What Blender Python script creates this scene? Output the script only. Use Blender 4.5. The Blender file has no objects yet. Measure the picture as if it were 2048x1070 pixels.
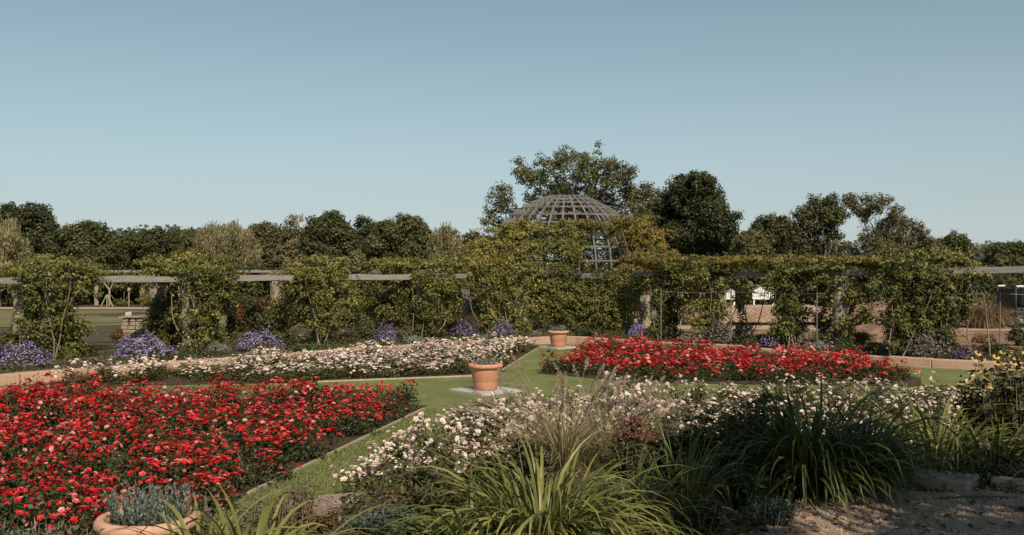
import bpy, math, random
import numpy as np
R = np.random.default_rng(7)
random.seed(7)
S = bpy.context.scene
COL = S.collection
FPX = 1900.0; CX = 1024.0; HY = 540.0; EYE = 2.6

def SD(d): return d*1.067 if 20.5 < d < 50 else d
def pt(px, py, d):
    d = SD(d)
    return np.array([(px-CX)/FPX*d, d, EYE-(py-HY)/FPX*d])

# ------------------------------------------------------------------ objects
def tag(o, label=None, cat=None, group=None, kind=None):
    if label: o['label'] = label
    if cat: o['category'] = cat
    if group: o['group'] = group
    if kind: o['kind'] = kind
    return o

def empty(name, loc=(0, 0, 0), rz=0.0, label=None, cat=None, group=None, sc=1.0):
    o = bpy.data.objects.new(name, None); COL.objects.link(o)
    o.location = [float(c) for c in loc]; o.rotation_euler = (0, 0, rz); o.scale = (sc, sc, sc)
    return tag(o, label, cat, group)

def make_mesh(name, V, F, tint=None, mat=None, smooth=False):
    """V (n,3); F array (m,k) or list of index lists."""
    me = bpy.data.meshes.new(name)
    V = np.ascontiguousarray(V, dtype=np.float32)
    if isinstance(F, np.ndarray):
        k = F.shape[1]; tot = F.size
        me.vertices.add(len(V)); me.vertices.foreach_set('co', V.ravel())
        me.loops.add(tot); me.loops.foreach_set('vertex_index', np.ascontiguousarray(F, dtype=np.int32).ravel())
        me.polygons.add(len(F)); me.polygons.foreach_set('loop_start', np.arange(0, tot, k, dtype=np.int32))
        me.update(calc_edges=True)
    else:
        me.from_pydata([tuple(map(float, v)) for v in V], [], [list(map(int, f)) for f in F]); me.update()
    if smooth:
        me.polygons.foreach_set('use_smooth', np.ones(len(me.polygons), dtype=bool))
    if tint is not None:
        a = me.attributes.new('tint', 'FLOAT', 'FACE')
        a.data.foreach_set('value', np.ascontiguousarray(tint, dtype=np.float32))
    if mat: me.materials.append(mat)
    return me

def link(name, me, parent=None, loc=(0, 0, 0), rot=(0, 0, 0)):
    o = bpy.data.objects.new(name, me); COL.objects.link(o)
    o.location = [float(c) for c in loc]; o.rotation_euler = rot
    if parent: o.parent = parent
    return o

class MB:
    """collects verts / polygons of mixed size for one mesh"""
    def __init__(s): s.V = []; s.F = []; s.n = 0
    def add(s, V, F):
        V = np.asarray(V, float); s.V.append(V); s.F += [[int(i)+s.n for i in f] for f in F]; s.n += len(V); return s
    def box(s, c, d, rz=0.0, jit=0.0):
        x, y, z = [q/2 for q in d]
        v = np.array([[-x,-y,-z],[x,-y,-z],[x,y,-z],[-x,y,-z],[-x,-y,z],[x,-y,z],[x,y,z],[-x,y,z]])
        if jit: v += R.normal(0, jit, v.shape)
        ca, sa = math.cos(rz), math.sin(rz)
        v = np.c_[v[:,0]*ca-v[:,1]*sa, v[:,0]*sa+v[:,1]*ca, v[:,2]] + np.asarray(c, float)
        return s.add(v, [[0,3,2,1],[4,5,6,7],[0,1,5,4],[1,2,6,5],[2,3,7,6],[3,0,4,7]])
    def bar(s, a, b, w, h, up=(0,0,1)):
        a = np.asarray(a, float); b = np.asarray(b, float); t = b-a; t /= np.linalg.norm(t)
        u = np.asarray(up, float); sd = np.cross(t, u); sd /= np.linalg.norm(sd)+1e-9; u = np.cross(sd, t)
        v = []
        for p in (a, b):
            for i, j in ((-1,-1),(1,-1),(1,1),(-1,1)): v.append(p+sd*w/2*i+u*h/2*j)
        return s.add(v, [[0,3,2,1],[4,5,6,7],[0,1,5,4],[1,2,6,5],[2,3,7,6],[3,0,4,7]])
    def tube(s, P, r, k=7, cap=True):
        V, F = tube_np(P, r, k); fl = [list(f) for f in F]
        if cap: fl += [list(range(k))[::-1], list(range(len(V)-k, len(V)))]
        return s.add(V, fl)
    def lathe(s, prof, c=(0,0,0), k=40, close=False):
        n = len(prof); V = []
        for j in range(k):
            a = 2*math.pi*j/k
            for (r, z) in prof: V.append((c[0]+r*math.cos(a), c[1]+r*math.sin(a), c[2]+z))
        F = []
        for j in range(k):
            j2 = (j+1) % k
            for i in range(n-1): F.append([j*n+i, j2*n+i, j2*n+i+1, j*n+i+1])
        return s.add(V, F)
    def build(s, name, mat, parent=None, smooth=False, bevel=0.0, loc=(0,0,0), rot=(0,0,0)):
        me = make_mesh(name, np.concatenate(s.V), s.F, None, mat, smooth)
        o = link(name, me, parent, loc, rot)
        if bevel:
            m = o.modifiers.new('edge', 'BEVEL'); m.width = bevel; m.segments = 2; m.limit_method = 'ANGLE'
        return o

def tube_np(P, r, k=6):
    P = np.asarray(P, float); n = len(P)
    r = np.broadcast_to(np.asarray(r, float), (n,)) if np.ndim(r) == 0 else np.asarray(r, float)
    T = np.gradient(P, axis=0); T /= np.linalg.norm(T, axis=1, keepdims=True)+1e-9
    ref = np.array([0.31, 0.87, 0.38]); A = np.cross(T, ref); A /= np.linalg.norm(A, axis=1, keepdims=True)+1e-9
    B = np.cross(T, A); th = np.arange(k)*2*math.pi/k
    V = P[:,None,:] + r[:,None,None]*(A[:,None,:]*np.cos(th)[None,:,None] + B[:,None,:]*np.sin(th)[None,:,None])
    V = V.reshape(-1, 3); i = np.arange(n-1)[:,None]*k; j = np.arange(k)[None,:]; j2 = (j+1) % k
    F = np.stack([i+j, i+j2, i+k+j2, i+k+j], -1).reshape(-1, 4)
    return V, F

def tubes_np(lst, k=5):
    Vs, Fs, n = [], [], 0
    for P, r in lst:
        V, F = tube_np(P, r, k); Vs.append(V); Fs.append(F+n); n += len(V)
    return np.concatenate(Vs), np.concatenate(Fs)

def catmull(pts, m=6, closed=False):
    pts = [np.asarray(p, float) for p in pts]; n = len(pts); out = []
    for i in range(n-1 if not closed else n):
        p0 = pts[(i-1) % n] if closed or i > 0 else pts[0]; p1 = pts[i]; p2 = pts[(i+1) % n]
        p3 = pts[(i+2) % n] if closed or i+2 < n else pts[-1]
        for q in range(m):
            t = q/m
            out.append(.5*((2*p1)+(-p0+p2)*t+(2*p0-5*p1+4*p2-p3)*t*t+(-p0+3*p1-3*p2+p3)*t**3))
    if not closed: out.append(pts[-1])
    return np.array(out)

# ------------------------------------------------------------------ foliage
def unit(v): return v/(np.linalg.norm(v, axis=-1, keepdims=True)+1e-9)

def leaf_quads(P, N, size, asp=.6, var=.35, fold=.12, along=None):
    n = len(P); N = unit(N); s = size*(1+var*(R.random(n)*2-1))[:,None]
    if along is None: t = unit(np.cross(N, R.normal(size=(n,3))))
    else: t = unit(along)
    b = unit(np.cross(N, t)); f = N*s*fold
    V = np.stack([P-t*s*.5, P+b*s*asp*.5+f, P+t*s*.5-f*.6, P-b*s*asp*.5+f], 1).reshape(-1, 3)
    return V, np.arange(4*n).reshape(n, 4)

def cloud(blobs, size, cov=1.0, sub=.42, asp=.62, upb=.35, rnd=.7, droop=0.0, per=15, uneven=0.0):
    """blobs: (centre, radii, tint shift). Leaves gathered in small clumps spread through each blob."""
    Ps, Ns, Ts = [], [], []
    for c, r, ts in blobs:
        c = np.asarray(c, float); r = np.asarray(r, float); rm = (r[0]*r[1]*r[2])**(1/3)
        area = 4*math.pi*((r[0]*r[1])**1.6/3+(r[0]*r[2])**1.6/3+(r[1]*r[2])**1.6/3)**(1/1.6)
        n = int(max(20, cov*(1+uneven*R.uniform(-1, .6))*area/(size*size*asp*.5)))
        k = max(6, int(n/per)); 
        u = unit(R.normal(size=(k,3))); rad = (.35+.65*R.random(k)**.5)
        sc = u*rad[:,None]*(1+R.normal(0,.10,(k,1)))
        idx = R.integers(0, k, n)
        g = R.normal(size=(n,3)); g = unit(g)*(R.random(n)**.45)[:,None]
        w = sub*min(1.0, (9.0/k)**.33*1.25)
        w = max(w, 1.8*size/rm)
        P = c+(sc[idx]+g*w)*r
        if droop: P[:,2] -= droop*R.random(n)**2
        tk = R.normal(0, .10, k)
        Ps.append(P); Ns.append(unit(g)*.7+u[idx]*.5+np.array([0,0,upb])+R.normal(0,rnd*.6,(n,3)))
        Ts.append(np.clip(.45+ts+tk[idx]+R.normal(0,.13,n), 0, 1))
    return np.concatenate(Ps), np.concatenate(Ns), np.concatenate(Ts)

def leaf_mesh(name, blobs, size, mat, cov=1.0, **kw):
    P, N, T = cloud(blobs, size, cov, **kw)
    V, F = leaf_quads(P, N, size)
    return make_mesh(name, V, F, T, mat)

def blades(base, n, L, width, spread, arch, segs=7, lv=.3, outr=.12, fan=1.0, az=None, tip=True):
    """arching strap leaves; returns V,F,tint"""
    base = np.asarray(base, float)
    a = R.random(n)*2*math.pi if az is None else az+R.normal(0, .9, n)
    l = L*(1-lv+2*lv*R.random(n)); el = np.radians(90-spread*R.random(n)**.8*fan)
    b0 = base+np.c_[np.cos(a)*outr*R.random(n), np.sin(a)*outr*R.random(n), np.zeros(n)]
    d = np.c_[np.cos(a), np.sin(a)]; t = np.linspace(0, 1, segs+1)
    ar = arch*(.4+1.2*R.random(n)); twist = R.normal(0, .35, n)
    P = np.zeros((n, segs+1, 3)); P[:,0] = b0; ang = el.copy()
    for i in range(segs):
        st = l/segs
        P[:,i+1,0] = P[:,i,0]+np.cos(ang)*st*d[:,0]; P[:,i+1,1] = P[:,i,1]+np.cos(ang)*st*d[:,1]
        P[:,i+1,2] = P[:,i,2]+np.sin(ang)*st
        ang = np.maximum(ang-ar*(.25+1.6*t[i+1]**1.5)/segs*2.2, -1.35)
        ang = np.where(R.random(n) < .02, ang-1.1, ang)      # a snapped blade here and there
        a2 = a+twist*t[i+1]; d = np.c_[np.cos(a2), np.sin(a2)]
    w = width*(.75+.5*R.random(n))
    prof = np.minimum(1, .7+t*1.2)*np.clip((1-t)*2.6, .03, 1)
    sd = np.c_[-np.sin(a), np.cos(a), np.zeros(n)]; sd[:,2] = R.normal(0, .35, n); sd = unit(sd)
    W = (w[:,None]*prof[None,:])[:,:,None]*sd[:,None,:]*.5
    fold = np.array([0,0,1.0])*(w[:,None]*prof[None,:])[:,:,None]*.22
    V = np.stack([P-W+fold, P, P+W+fold], 2)      # n, segs+1, 3, 3
    m = (segs+1)*3; V = V.reshape(-1, 3)
    o = (np.arange(n)*m)[:,None,None]; i = (np.arange(segs)*3)[None,:,None]; j = np.arange(2)[None,None,:]
    q = o+i+j; F = np.stack([q, q+1, q+4, q+3], -1).reshape(-1, 4)
    T = np.clip(R.normal(.45, .18, n), 0, 1)[:,None]+np.where(R.random(n) < .4, R.uniform(.1,.5,n), 0)[:,None]*np.clip(np.linspace(-1.2, 1, segs), 0, 1)[None,:]
    T = np.clip(np.repeat(T, 2, axis=1).ravel(), 0, 1)
    return V, F, T

def petals(P, N, rad, tint, k=5, layers=((1.0, .3), (.74, .8), (.45, 1.3)), asp=.85):
    """cupped flowers: k petals per layer, every petal a quad"""
    n = len(P); N = unit(N); t = unit(np.cross(N, R.normal(size=(n,3)))); b = np.cross(N, t)
    rad = np.broadcast_to(rad, (n,)); Vs = []
    for (q, lift) in layers:
        off = R.random(n)*6.28
        for i in range(k):
            a = off+2*math.pi*i/k; h = math.pi/k*asp*1.25
            def pos(da, rr, z): return P+(t*np.cos(a+da)[:,None]+b*np.sin(a+da)[:,None])*(rad*rr*q)[:,None]+N*(rad*z*q)[:,None]
            Vs.append(np.stack([P, pos(-h, .72, lift*.65), pos(0, 1.0, lift*.75+.05), pos(h, .72, lift*.65)], 1))
    V = np.concatenate(Vs).reshape(-1, 3); m = len(V)//4
    return V, np.arange(4*m).reshape(m, 4), np.tile(tint, len(layers)*k)

# ------------------------------------------------------------------ materials
def newmat(name):
    m = bpy.data.materials.new(name); m.use_nodes = True; nt = m.node_tree; nt.nodes.clear()
    out = nt.nodes.new('ShaderNodeOutputMaterial'); return m, nt, out

def ramp(nt, stops, fac):
    r = nt.nodes.new('ShaderNodeValToRGB'); e = r.color_ramp.elements
    while len(e) < len(stops): e.new(.5)
    for el, (p, c) in zip(e, stops): el.position = p; el.color = (*c, 1)
    nt.links.new(fac, r.inputs[0]); return r.outputs[0]

def leaf_mat(name, stops, trans=.22, rough=.5, vary=.12):
    m, nt, out = newmat(name); L = nt.links.new
    at = nt.nodes.new('ShaderNodeAttribute'); at.attribute_name = 'tint'
    oi = nt.nodes.new('ShaderNodeObjectInfo')
    ma = nt.nodes.new('ShaderNodeMath'); ma.operation = 'MULTIPLY_ADD'; L(oi.outputs['Random'], ma.inputs[0]); ma.inputs[1].default_value = vary*2
    sb = nt.nodes.new('ShaderNodeMath'); sb.operation = 'SUBTRACT'; L(at.outputs['Fac'], sb.inputs[0]); sb.inputs[1].default_value = vary
    L(sb.outputs[0], ma.inputs[2])
    c = ramp(nt, stops, ma.outputs[0])
    p = nt.nodes.new('ShaderNodeBsdfPrincipled'); L(c, p.inputs['Base Color']); p.inputs['Roughness'].default_value = rough
    p.inputs['Specular IOR Level'].default_value = .3
    t = nt.nodes.new('ShaderNodeBsdfTranslucent'); L(c, t.inputs['Color'])
    mx = nt.nodes.new('ShaderNodeMixShader'); mx.inputs[0].default_value = trans
    L(p.outputs[0], mx.inputs[1]); L(t.outputs[0], mx.inputs[2]); L(mx.outputs[0], out.inputs[0]); return m

def surf_mat(name, stops, scale=5., detail=6., rough=.85, bump=.3, stretch=(1,1,1), bscale=None, coord='Object', fine=None, dist=.02):
    m, nt, out = newmat(name); L = nt.links.new
    tc = nt.nodes.new('ShaderNodeTexCoord'); mp = nt.nodes.new('ShaderNodeMapping'); mp.inputs['Scale'].default_value = stretch
    L(tc.outputs[coord], mp.inputs[0])
    n1 = nt.nodes.new('ShaderNodeTexNoise'); n1.inputs['Scale'].default_value = scale; n1.inputs['Detail'].default_value = detail; n1.inputs['Roughness'].default_value = .65
    L(mp.outputs[0], n1.inputs[0]); fac = n1.outputs[0]
    if fine:
        n3 = nt.nodes.new('ShaderNodeTexNoise'); n3.inputs['Scale'].default_value = fine; n3.inputs['Detail'].default_value = 4; L(mp.outputs[0], n3.inputs[0])
        mm = nt.nodes.new('ShaderNodeMix'); mm.data_type = 'FLOAT'; mm.inputs[0].default_value = .45
        L(fac, mm.inputs[2]); L(n3.outputs[0], mm.inputs[3]); fac = mm.outputs[0]
    c = ramp(nt, stops, fac)
    p = nt.nodes.new('ShaderNodeBsdfPrincipled'); L(c, p.inputs['Base Color']); p.inputs['Roughness'].default_value = rough
    p.inputs['Specular IOR Level'].default_value = .25
    if bump:
        n2 = nt.nodes.new('ShaderNodeTexNoise'); n2.inputs['Scale'].default_value = bscale or scale*5; n2.inputs['Detail'].default_value = 5; L(mp.outputs[0], n2.inputs[0])
        b = nt.nodes.new('ShaderNodeBump'); b.inputs['Strength'].default_value = bump; b.inputs['Distance'].default_value = dist
        L(n2.outputs[0], b.inputs['Height']); L(b.outputs[0], p.inputs['Normal'])
    L(p.outputs[0], out.inputs[0]); return m

def flat_mat(name, col, rough=.5, metal=0., trans=0.):
    m, nt, out = newmat(name); p = nt.nodes.new('ShaderNodeBsdfPrincipled')
    n = nt.nodes.new('ShaderNodeTexNoise'); n.inputs['Scale'].default_value = 9
    c = ramp(nt, [(.3, tuple(q*.82 for q in col)), (.7, tuple(min(1, q*1.1) for q in col))], n.outputs[0])
    nt.links.new(c, p.inputs['Base Color']); p.inputs['Roughness'].default_value = rough; p.inputs['Metallic'].default_value = metal
    p.inputs['Transmission Weight'].default_value = trans
    nt.links.new(p.outputs[0], out.inputs[0]); return m

M = {}
M['vine'] = leaf_mat('vine leaves', [(0, (.042,.05,.012)), (.35, (.112,.118,.027)), (.65, (.20,.188,.046)), (.85, (.31,.26,.07)), (1, (.39,.28,.08))])
M['vine_gold'] = leaf_mat('autumn vine leaves', [(0, (.06,.055,.01)), (.35, (.14,.12,.026)), (.68, (.25,.185,.042)), (.9, (.34,.215,.055)), (1, (.38,.19,.055))])
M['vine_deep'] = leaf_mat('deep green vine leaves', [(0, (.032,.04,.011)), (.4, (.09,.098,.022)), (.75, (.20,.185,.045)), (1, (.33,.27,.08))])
M['dark'] = leaf_mat('dark tree leaves', [(0, (.028,.034,.012)), (.5, (.074,.08,.027)), (1, (.16,.15,.052))])
M['mid'] = leaf_mat('mid green leaves', [(0, (.038,.043,.014)), (.5, (.092,.095,.031)), (1, (.18,.165,.06))])
M['oak'] = leaf_mat('oak leaves', [(0, (.05,.056,.024)), (.5, (.115,.116,.045)), (1, (.20,.185,.075))])
M['olive'] = leaf_mat('olive leaves', [(0, (.05,.048,.018)), (.5, (.12,.11,.04)), (1, (.22,.185,.075))])
M['willow'] = leaf_mat('willow leaves', [(0, (.12,.105,.045)), (.5, (.24,.21,.10)), (1, (.37,.32,.17))])
M['brownleaf'] = leaf_mat('brown leaves', [(0, (.06,.025,.01)), (.5, (.15,.065,.022)), (1, (.24,.12,.045))])
M['hill'] = leaf_mat('far woodland leaves', [(0, (.03,.045,.028)), (.5, (.055,.07,.042)), (1, (.085,.095,.055))])
M['rose_leaf'] = leaf_mat('rose leaves', [(0, (.018,.027,.009)), (.5, (.055,.068,.022)), (.85, (.12,.115,.04)), (1, (.19,.12,.05))])
M['rose_leaf_pale'] = leaf_mat('white rose leaves', [(0, (.028,.034,.011)), (.5, (.09,.096,.03)), (.85, (.18,.16,.055)), (1, (.24,.16,.08))])
M['red'] = leaf_mat('red petals', [(0, (.32,.005,.009)), (.4, (.57,.012,.017)), (.64, (.67,.038,.042)), (.82, (.72,.17,.155)), (1, (.77,.40,.36))], trans=.15, rough=.55, vary=.06)
M['white'] = leaf_mat('cream petals', [(0, (.40,.26,.19)), (.25, (.64,.46,.38)), (.5, (.74,.58,.50)), (.75, (.80,.68,.58)), (1, (.86,.79,.71))], trans=.15, rough=.6, vary=.04)
M['purple'] = leaf_mat('aster petals', [(0, (.085,.055,.13)), (.4, (.20,.145,.31)), (.8, (.32,.255,.44)), (1, (.48,.42,.56))], trans=.15)
M['faded'] = leaf_mat('faded aster petals', [(0, (.10,.07,.08)), (.5, (.21,.17,.2)), (1, (.36,.31,.37))], trans=.15)
M['silver'] = leaf_mat('silver leaves', [(0, (.13,.14,.09)), (.5, (.23,.24,.17)), (1, (.36,.36,.28))])
M['lav'] = leaf_mat('lavender leaves', [(0, (.09,.115,.085)), (.5, (.18,.21,.165)), (1, (.28,.30,.24))])
M['spurge'] = leaf_mat('bluish spurge leaves', [(0, (.03,.055,.04)), (.5, (.065,.10,.075)), (1, (.12,.16,.12))])
M['green'] = leaf_mat('fresh green leaves', [(0, (.025,.05,.012)), (.5, (.055,.095,.024)), (1, (.12,.15,.045))])
M['shadegreen'] = leaf_mat('perennial leaves', [(0, (.03,.036,.012)), (.5, (.085,.085,.028)), (1, (.18,.15,.055))])
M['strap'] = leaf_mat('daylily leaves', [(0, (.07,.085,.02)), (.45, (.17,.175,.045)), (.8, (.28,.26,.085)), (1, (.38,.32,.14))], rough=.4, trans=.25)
M['strap_shaded'] = leaf_mat('shade toned daylily leaves', [(0, (.035,.048,.012)), (.5, (.085,.10,.024)), (.85, (.16,.16,.045)), (1, (.32,.27,.11))], rough=.4, trans=.25)  # daylily leaves again, with the foreground shade put into their colour
M['grassy'] = leaf_mat('fountain grass blades', [(0, (.13,.11,.045)), (.5, (.27,.215,.10)), (1, (.44,.34,.18))], rough=.5)
M['plume'] = leaf_mat('grass plumes', [(0, (.24,.17,.11)), (.5, (.38,.28,.20)), (1, (.5,.39,.29))], trans=.3)
M['yellow'] = leaf_mat('yellow rays', [(0, (.45,.28,.06)), (.5, (.62,.42,.13)), (1, (.70,.54,.25))], trans=.15, vary=.05)
M['orange'] = leaf_mat('orange petals', [(0, (.45,.16,.02)), (.5, (.62,.27,.03)), (1, (.7,.4,.06))], trans=.15, vary=.05)
M['cone'] = surf_mat('flower cone', [(.3, (.03,.018,.01)), (.7, (.08,.045,.02))], 40, bump=.5)
M['sedum'] = leaf_mat('sedum heads', [(0, (.09,.025,.02)), (.5, (.2,.07,.05)), (1, (.34,.15,.11))], trans=.1)
M['turf'] = leaf_mat('short turf', [(0, (.095,.115,.029)), (.5, (.17,.19,.06)), (1, (.255,.25,.11))], trans=.2)
M['dry'] = leaf_mat('dry grass', [(0, (.12,.075,.035)), (.5, (.24,.165,.085)), (1, (.37,.28,.16))])
M['bark'] = surf_mat('bark', [(.3, (.055,.043,.032)), (.7, (.17,.14,.11))], 6, bump=.7, stretch=(1,1,.25))
M['barkpale'] = surf_mat('pale bark', [(.3, (.14,.115,.085)), (.7, (.30,.26,.2))], 6, bump=.6, stretch=(1,1,.25))
M['vinestem'] = surf_mat('vine stem', [(.3, (.13,.10,.07)), (.7, (.30,.25,.18))], 9, bump=.7, stretch=(1,1,.3))
M['wood'] = surf_mat('weathered wood', [(.25, (.11,.095,.08)), (.5, (.25,.222,.19)), (.75, (.37,.335,.29))], 3, bump=.5, stretch=(1,1,6), fine=22)
M['domewood'] = surf_mat('grey dome laths', [(.3, (.075,.068,.06)), (.5, (.165,.153,.138)), (.7, (.26,.243,.222))], 4, bump=.4, fine=25)
M['stone'] = surf_mat('rubble pillar stone', [(.25, (.16,.13,.09)), (.5, (.31,.26,.19)), (.75, (.43,.37,.28))], 5, bump=.9, fine=18, dist=.05)
M['pink'] = surf_mat('pink sandstone', [(.2, (.24,.14,.09)), (.45, (.42,.27,.185)), (.6, (.47,.31,.22)), (.8, (.55,.40,.30))], 1.6, bump=.5, fine=16)
M['cope'] = surf_mat('weathered coping stone', [(.2, (.13,.09,.068)), (.5, (.25,.185,.14)), (.8, (.36,.28,.215))], 2.2, bump=.6, fine=20)
M['slab'] = surf_mat('concrete slab', [(.3, (.34,.32,.30)), (.5, (.40,.38,.36)), (.7, (.46,.44,.415))], 3, bump=.15, fine=30)
M['terra'] = surf_mat('terracotta', [(.25, (.36,.145,.078)), (.42, (.50,.22,.125)), (.58, (.56,.28,.175)), (.75, (.63,.43,.32))], 2.6, bump=.25, fine=14, rough=.75, stretch=(1,1,2.2))
M['terrapale'] = surf_mat('bleached terracotta', [(.3, (.36,.17,.10)), (.45, (.49,.265,.17)), (.6, (.54,.32,.22)), (.75, (.60,.44,.34))], 3, bump=.25, fine=16, rough=.8)
M['soil'] = surf_mat('bed soil', [(.3, (.035,.022,.013)), (.55, (.085,.055,.033)), (.8, (.15,.105,.066))], 6, bump=1.0, bscale=30, fine=45, dist=.05)
M['redsoil'] = surf_mat('dug soil', [(.25, (.11,.06,.034)), (.48, (.22,.13,.08)), (.75, (.38,.265,.18))], .9, bump=1.0, bscale=8, fine=9, dist=.1)
M['dirt'] = surf_mat('pale dirt track', [(.25, (.27,.18,.125)), (.5, (.40,.285,.21)), (.75, (.50,.38,.29))], .8, bump=.6, bscale=9, fine=7)
M['gravel'] = surf_mat('gravel path', [(.25, (.12,.085,.058)), (.5, (.275,.20,.142)), (.75, (.43,.33,.245))], 3.5, bump=1.0, bscale=60, fine=70, dist=.02)
M['pebble'] = surf_mat('pebbles', [(.25, (.19,.13,.09)), (.5, (.36,.27,.20)), (.75, (.52,.42,.33))], 7, bump=.2)
M['bank'] = surf_mat('earth bank', [(.3, (.14,.085,.055)), (.48, (.30,.20,.14)), (.6, (.42,.30,.22)), (.75, (.24,.16,.10))], 2.0, bump=1.0, bscale=14, fine=12, dist=.08)
M['lawn'] = surf_mat('mown lawn', [(.33, (.09,.115,.03)), (.5, (.165,.182,.06)), (.64, (.25,.24,.10))], .8, bump=.8, bscale=70, fine=38, dist=.03)
M['field'] = surf_mat('dry meadow', [(.25, (.09,.088,.034)), (.5, (.165,.15,.062)), (.75, (.26,.225,.105))], .35, bump=.8, bscale=9, fine=2.2, stretch=(.5,1.6,1), dist=.1)
M['ground'] = surf_mat('rough ground', [(.25, (.035,.03,.014)), (.5, (.075,.06,.03)), (.75, (.14,.105,.06))], 1.3, bump=.8, bscale=12, fine=11, dist=.06)
M['hillground'] = surf_mat('hillside', [(.3, (.045,.06,.035)), (.7, (.075,.085,.05))], .01, bump=0)
M['edge'] = surf_mat('edging strip', [(.3, (.30,.25,.15)), (.7, (.46,.40,.27))], 6, bump=.2)
M['metal'] = flat_mat('galvanised metal', (.22,.22,.21), .55, .5)
M['whitepaint'] = flat_mat('white paint', (.78,.77,.75), .45)
M['whitebody'] = flat_mat('white vehicle paint', (.62,.63,.64), .3)
M['black'] = flat_mat('black plastic', (.02,.02,.022), .5)
M['glass'] = flat_mat('vehicle glass', (.03,.036,.04), .25)
M['darkbed'] = surf_mat('potting soil', [(.3, (.05,.035,.03)), (.7, (.14,.10,.09))], 20, bump=.8)
M['deadleaf'] = leaf_mat('fallen leaves', [(0, (.09,.04,.02)), (.5, (.2,.10,.045)), (1, (.33,.19,.09))], trans=.05)

# ------------------------------------------------------------------ ground
BOUND = [(-15.5,17.6),(-11.6,21.5),(-7.25,26.2),(-2.6,30.7),(.5,33.1),(1.95,33.8),(3.5,32.6),(6.05,30.5),(8.65,28.0),(10.7,25.8),(13.2,24.2),(16.2,22.2),
         (13.5,17),(9.5,14.2),(5,11.4),(2,10.1),(-.7,9.45),(-1.9,9.05),(-2.5,8.3),(-3.4,8.0),(-5.5,7.8),(-9.5,10.8)]
BP = catmull(BOUND, 8, closed=True)
def sstep(t): t = np.clip(t, 0, 1); return t*t*(3-2*t)
def hgt(x, y):
    x = np.asarray(x, float); y = np.asarray(y, float)
    s = sstep((10.3-y-.0*x)/3.0)*sstep((x+2.2)/1.5)
    s2 = sstep((6.6-y)/2.5)
    return .20+.76*np.maximum(s, s2*.9)

def build_ground():
    C = np.array([0, 18.0]); n = len(BP)
    fac = [1.0]+list(1+np.concatenate([np.linspace(.02, .5, 26), np.linspace(.55, 3, 24), np.geomspace(3.4, 130, 22)]))
    V = []
    for f in fac:
        q = C+(BP-C)*f; V.append(np.c_[q, hgt(q[:,0], q[:,1])+(R.normal(0, .012, n) if f < 4 else 0)])
    V = np.concatenate(V); i = (np.arange(len(fac)-1)*n)[:,None]; j = np.arange(n)[None,:]; j2 = (j+1) % n
    F = np.stack([i+j, i+j2, i+n+j2, i+n+j], -1).reshape(-1, 4)[:, ::-1]
    o = link('ground', make_mesh('ground', V, F, None, M['ground'], True)); tag(o, kind='structure')
    q = [C+(BP-C)*f for f in (1.0, .75, .5, .25)]
    V = np.concatenate([np.c_[p, np.zeros(len(p))] for p in q]+[np.array([[C[0], C[1], 0]])])
    i = (np.arange(3)*n)[:,None]; F = [list(f) for f in np.stack([i+j, i+j2, i+n+j2, i+n+j], -1).reshape(-1, 4)]
    F += [[3*n+a, 3*n+(a+1) % n, 4*n] for a in range(n)]
    o = link('lawn', make_mesh('lawn', V, F, None, M['lawn'])); tag(o, kind='structure')
build_ground()

def sheet(name, poly, z, mat, follow=False, grid=None):
    """flat polygon sheet (ground cover)"""
    P = np.array([(x, y, z) for x, y in poly], float)
    o = link(name, make_mesh(name, P, [list(range(len(P)))], None, mat)); return tag(o, kind='structure')

def strip_grid(name, xs, ys, mat, dz, mask=None):
    X, Y = np.meshgrid(xs, ys); Z = hgt(X, Y)+dz
    V = np.stack([X, Y, Z], -1).reshape(-1, 3); nx = len(xs)
    F = []
    for a in range(len(ys)-1):
        for b in range(nx-1):
            cx, cy = (xs[b]+xs[b+1])/2, (ys[a]+ys[a+1])/2
            if mask is None or mask(cx, cy): F.append([a*nx+b, a*nx+b+1, (a+1)*nx+b+1, (a+1)*nx+b])
    o = link(name, make_mesh(name, V, F, None, mat, True)); return tag(o, kind='structure')

# gravel path on the upper terrace at the lower right; its edge runs obliquely
def path_edge(x): return 5.6+1.2*sstep((x-1.0)/1.3)+.13*np.sin(x*3.1)+.07*np.sin(x*7.7)+.25*sstep((x-2.3)/.7)
def gravel_mask(x, y): return y < path_edge(x) and x > .9-.15*math.sin(y*4)
strip_grid('gravel_path', np.arange(-2.0, 9.0, .1), np.arange(-6, 8.2, .1), M['gravel'], .012, lambda x, y: gravel_mask(x, y) or y < 3.2)
sheet('meadow', [(-60,38.5),(-3,40.5),(-3,57),(-60,57)], .206, M['field'])
sheet('dirt_track', [(-70,58.2),(0,58.2),(0,61),(-70,61)], .21, M['dirt'])
o = sheet('soil_patch', [(3.8,35.5),(9.5,31.3),(14.3,28.4),(60,28),(60,60),(5,60)], .208, M['redsoil'])
sheet('dirt_road', [(5.5,38.5),(60,34),(60,46),(5.5,60)], .214, M['dirt'])

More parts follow.
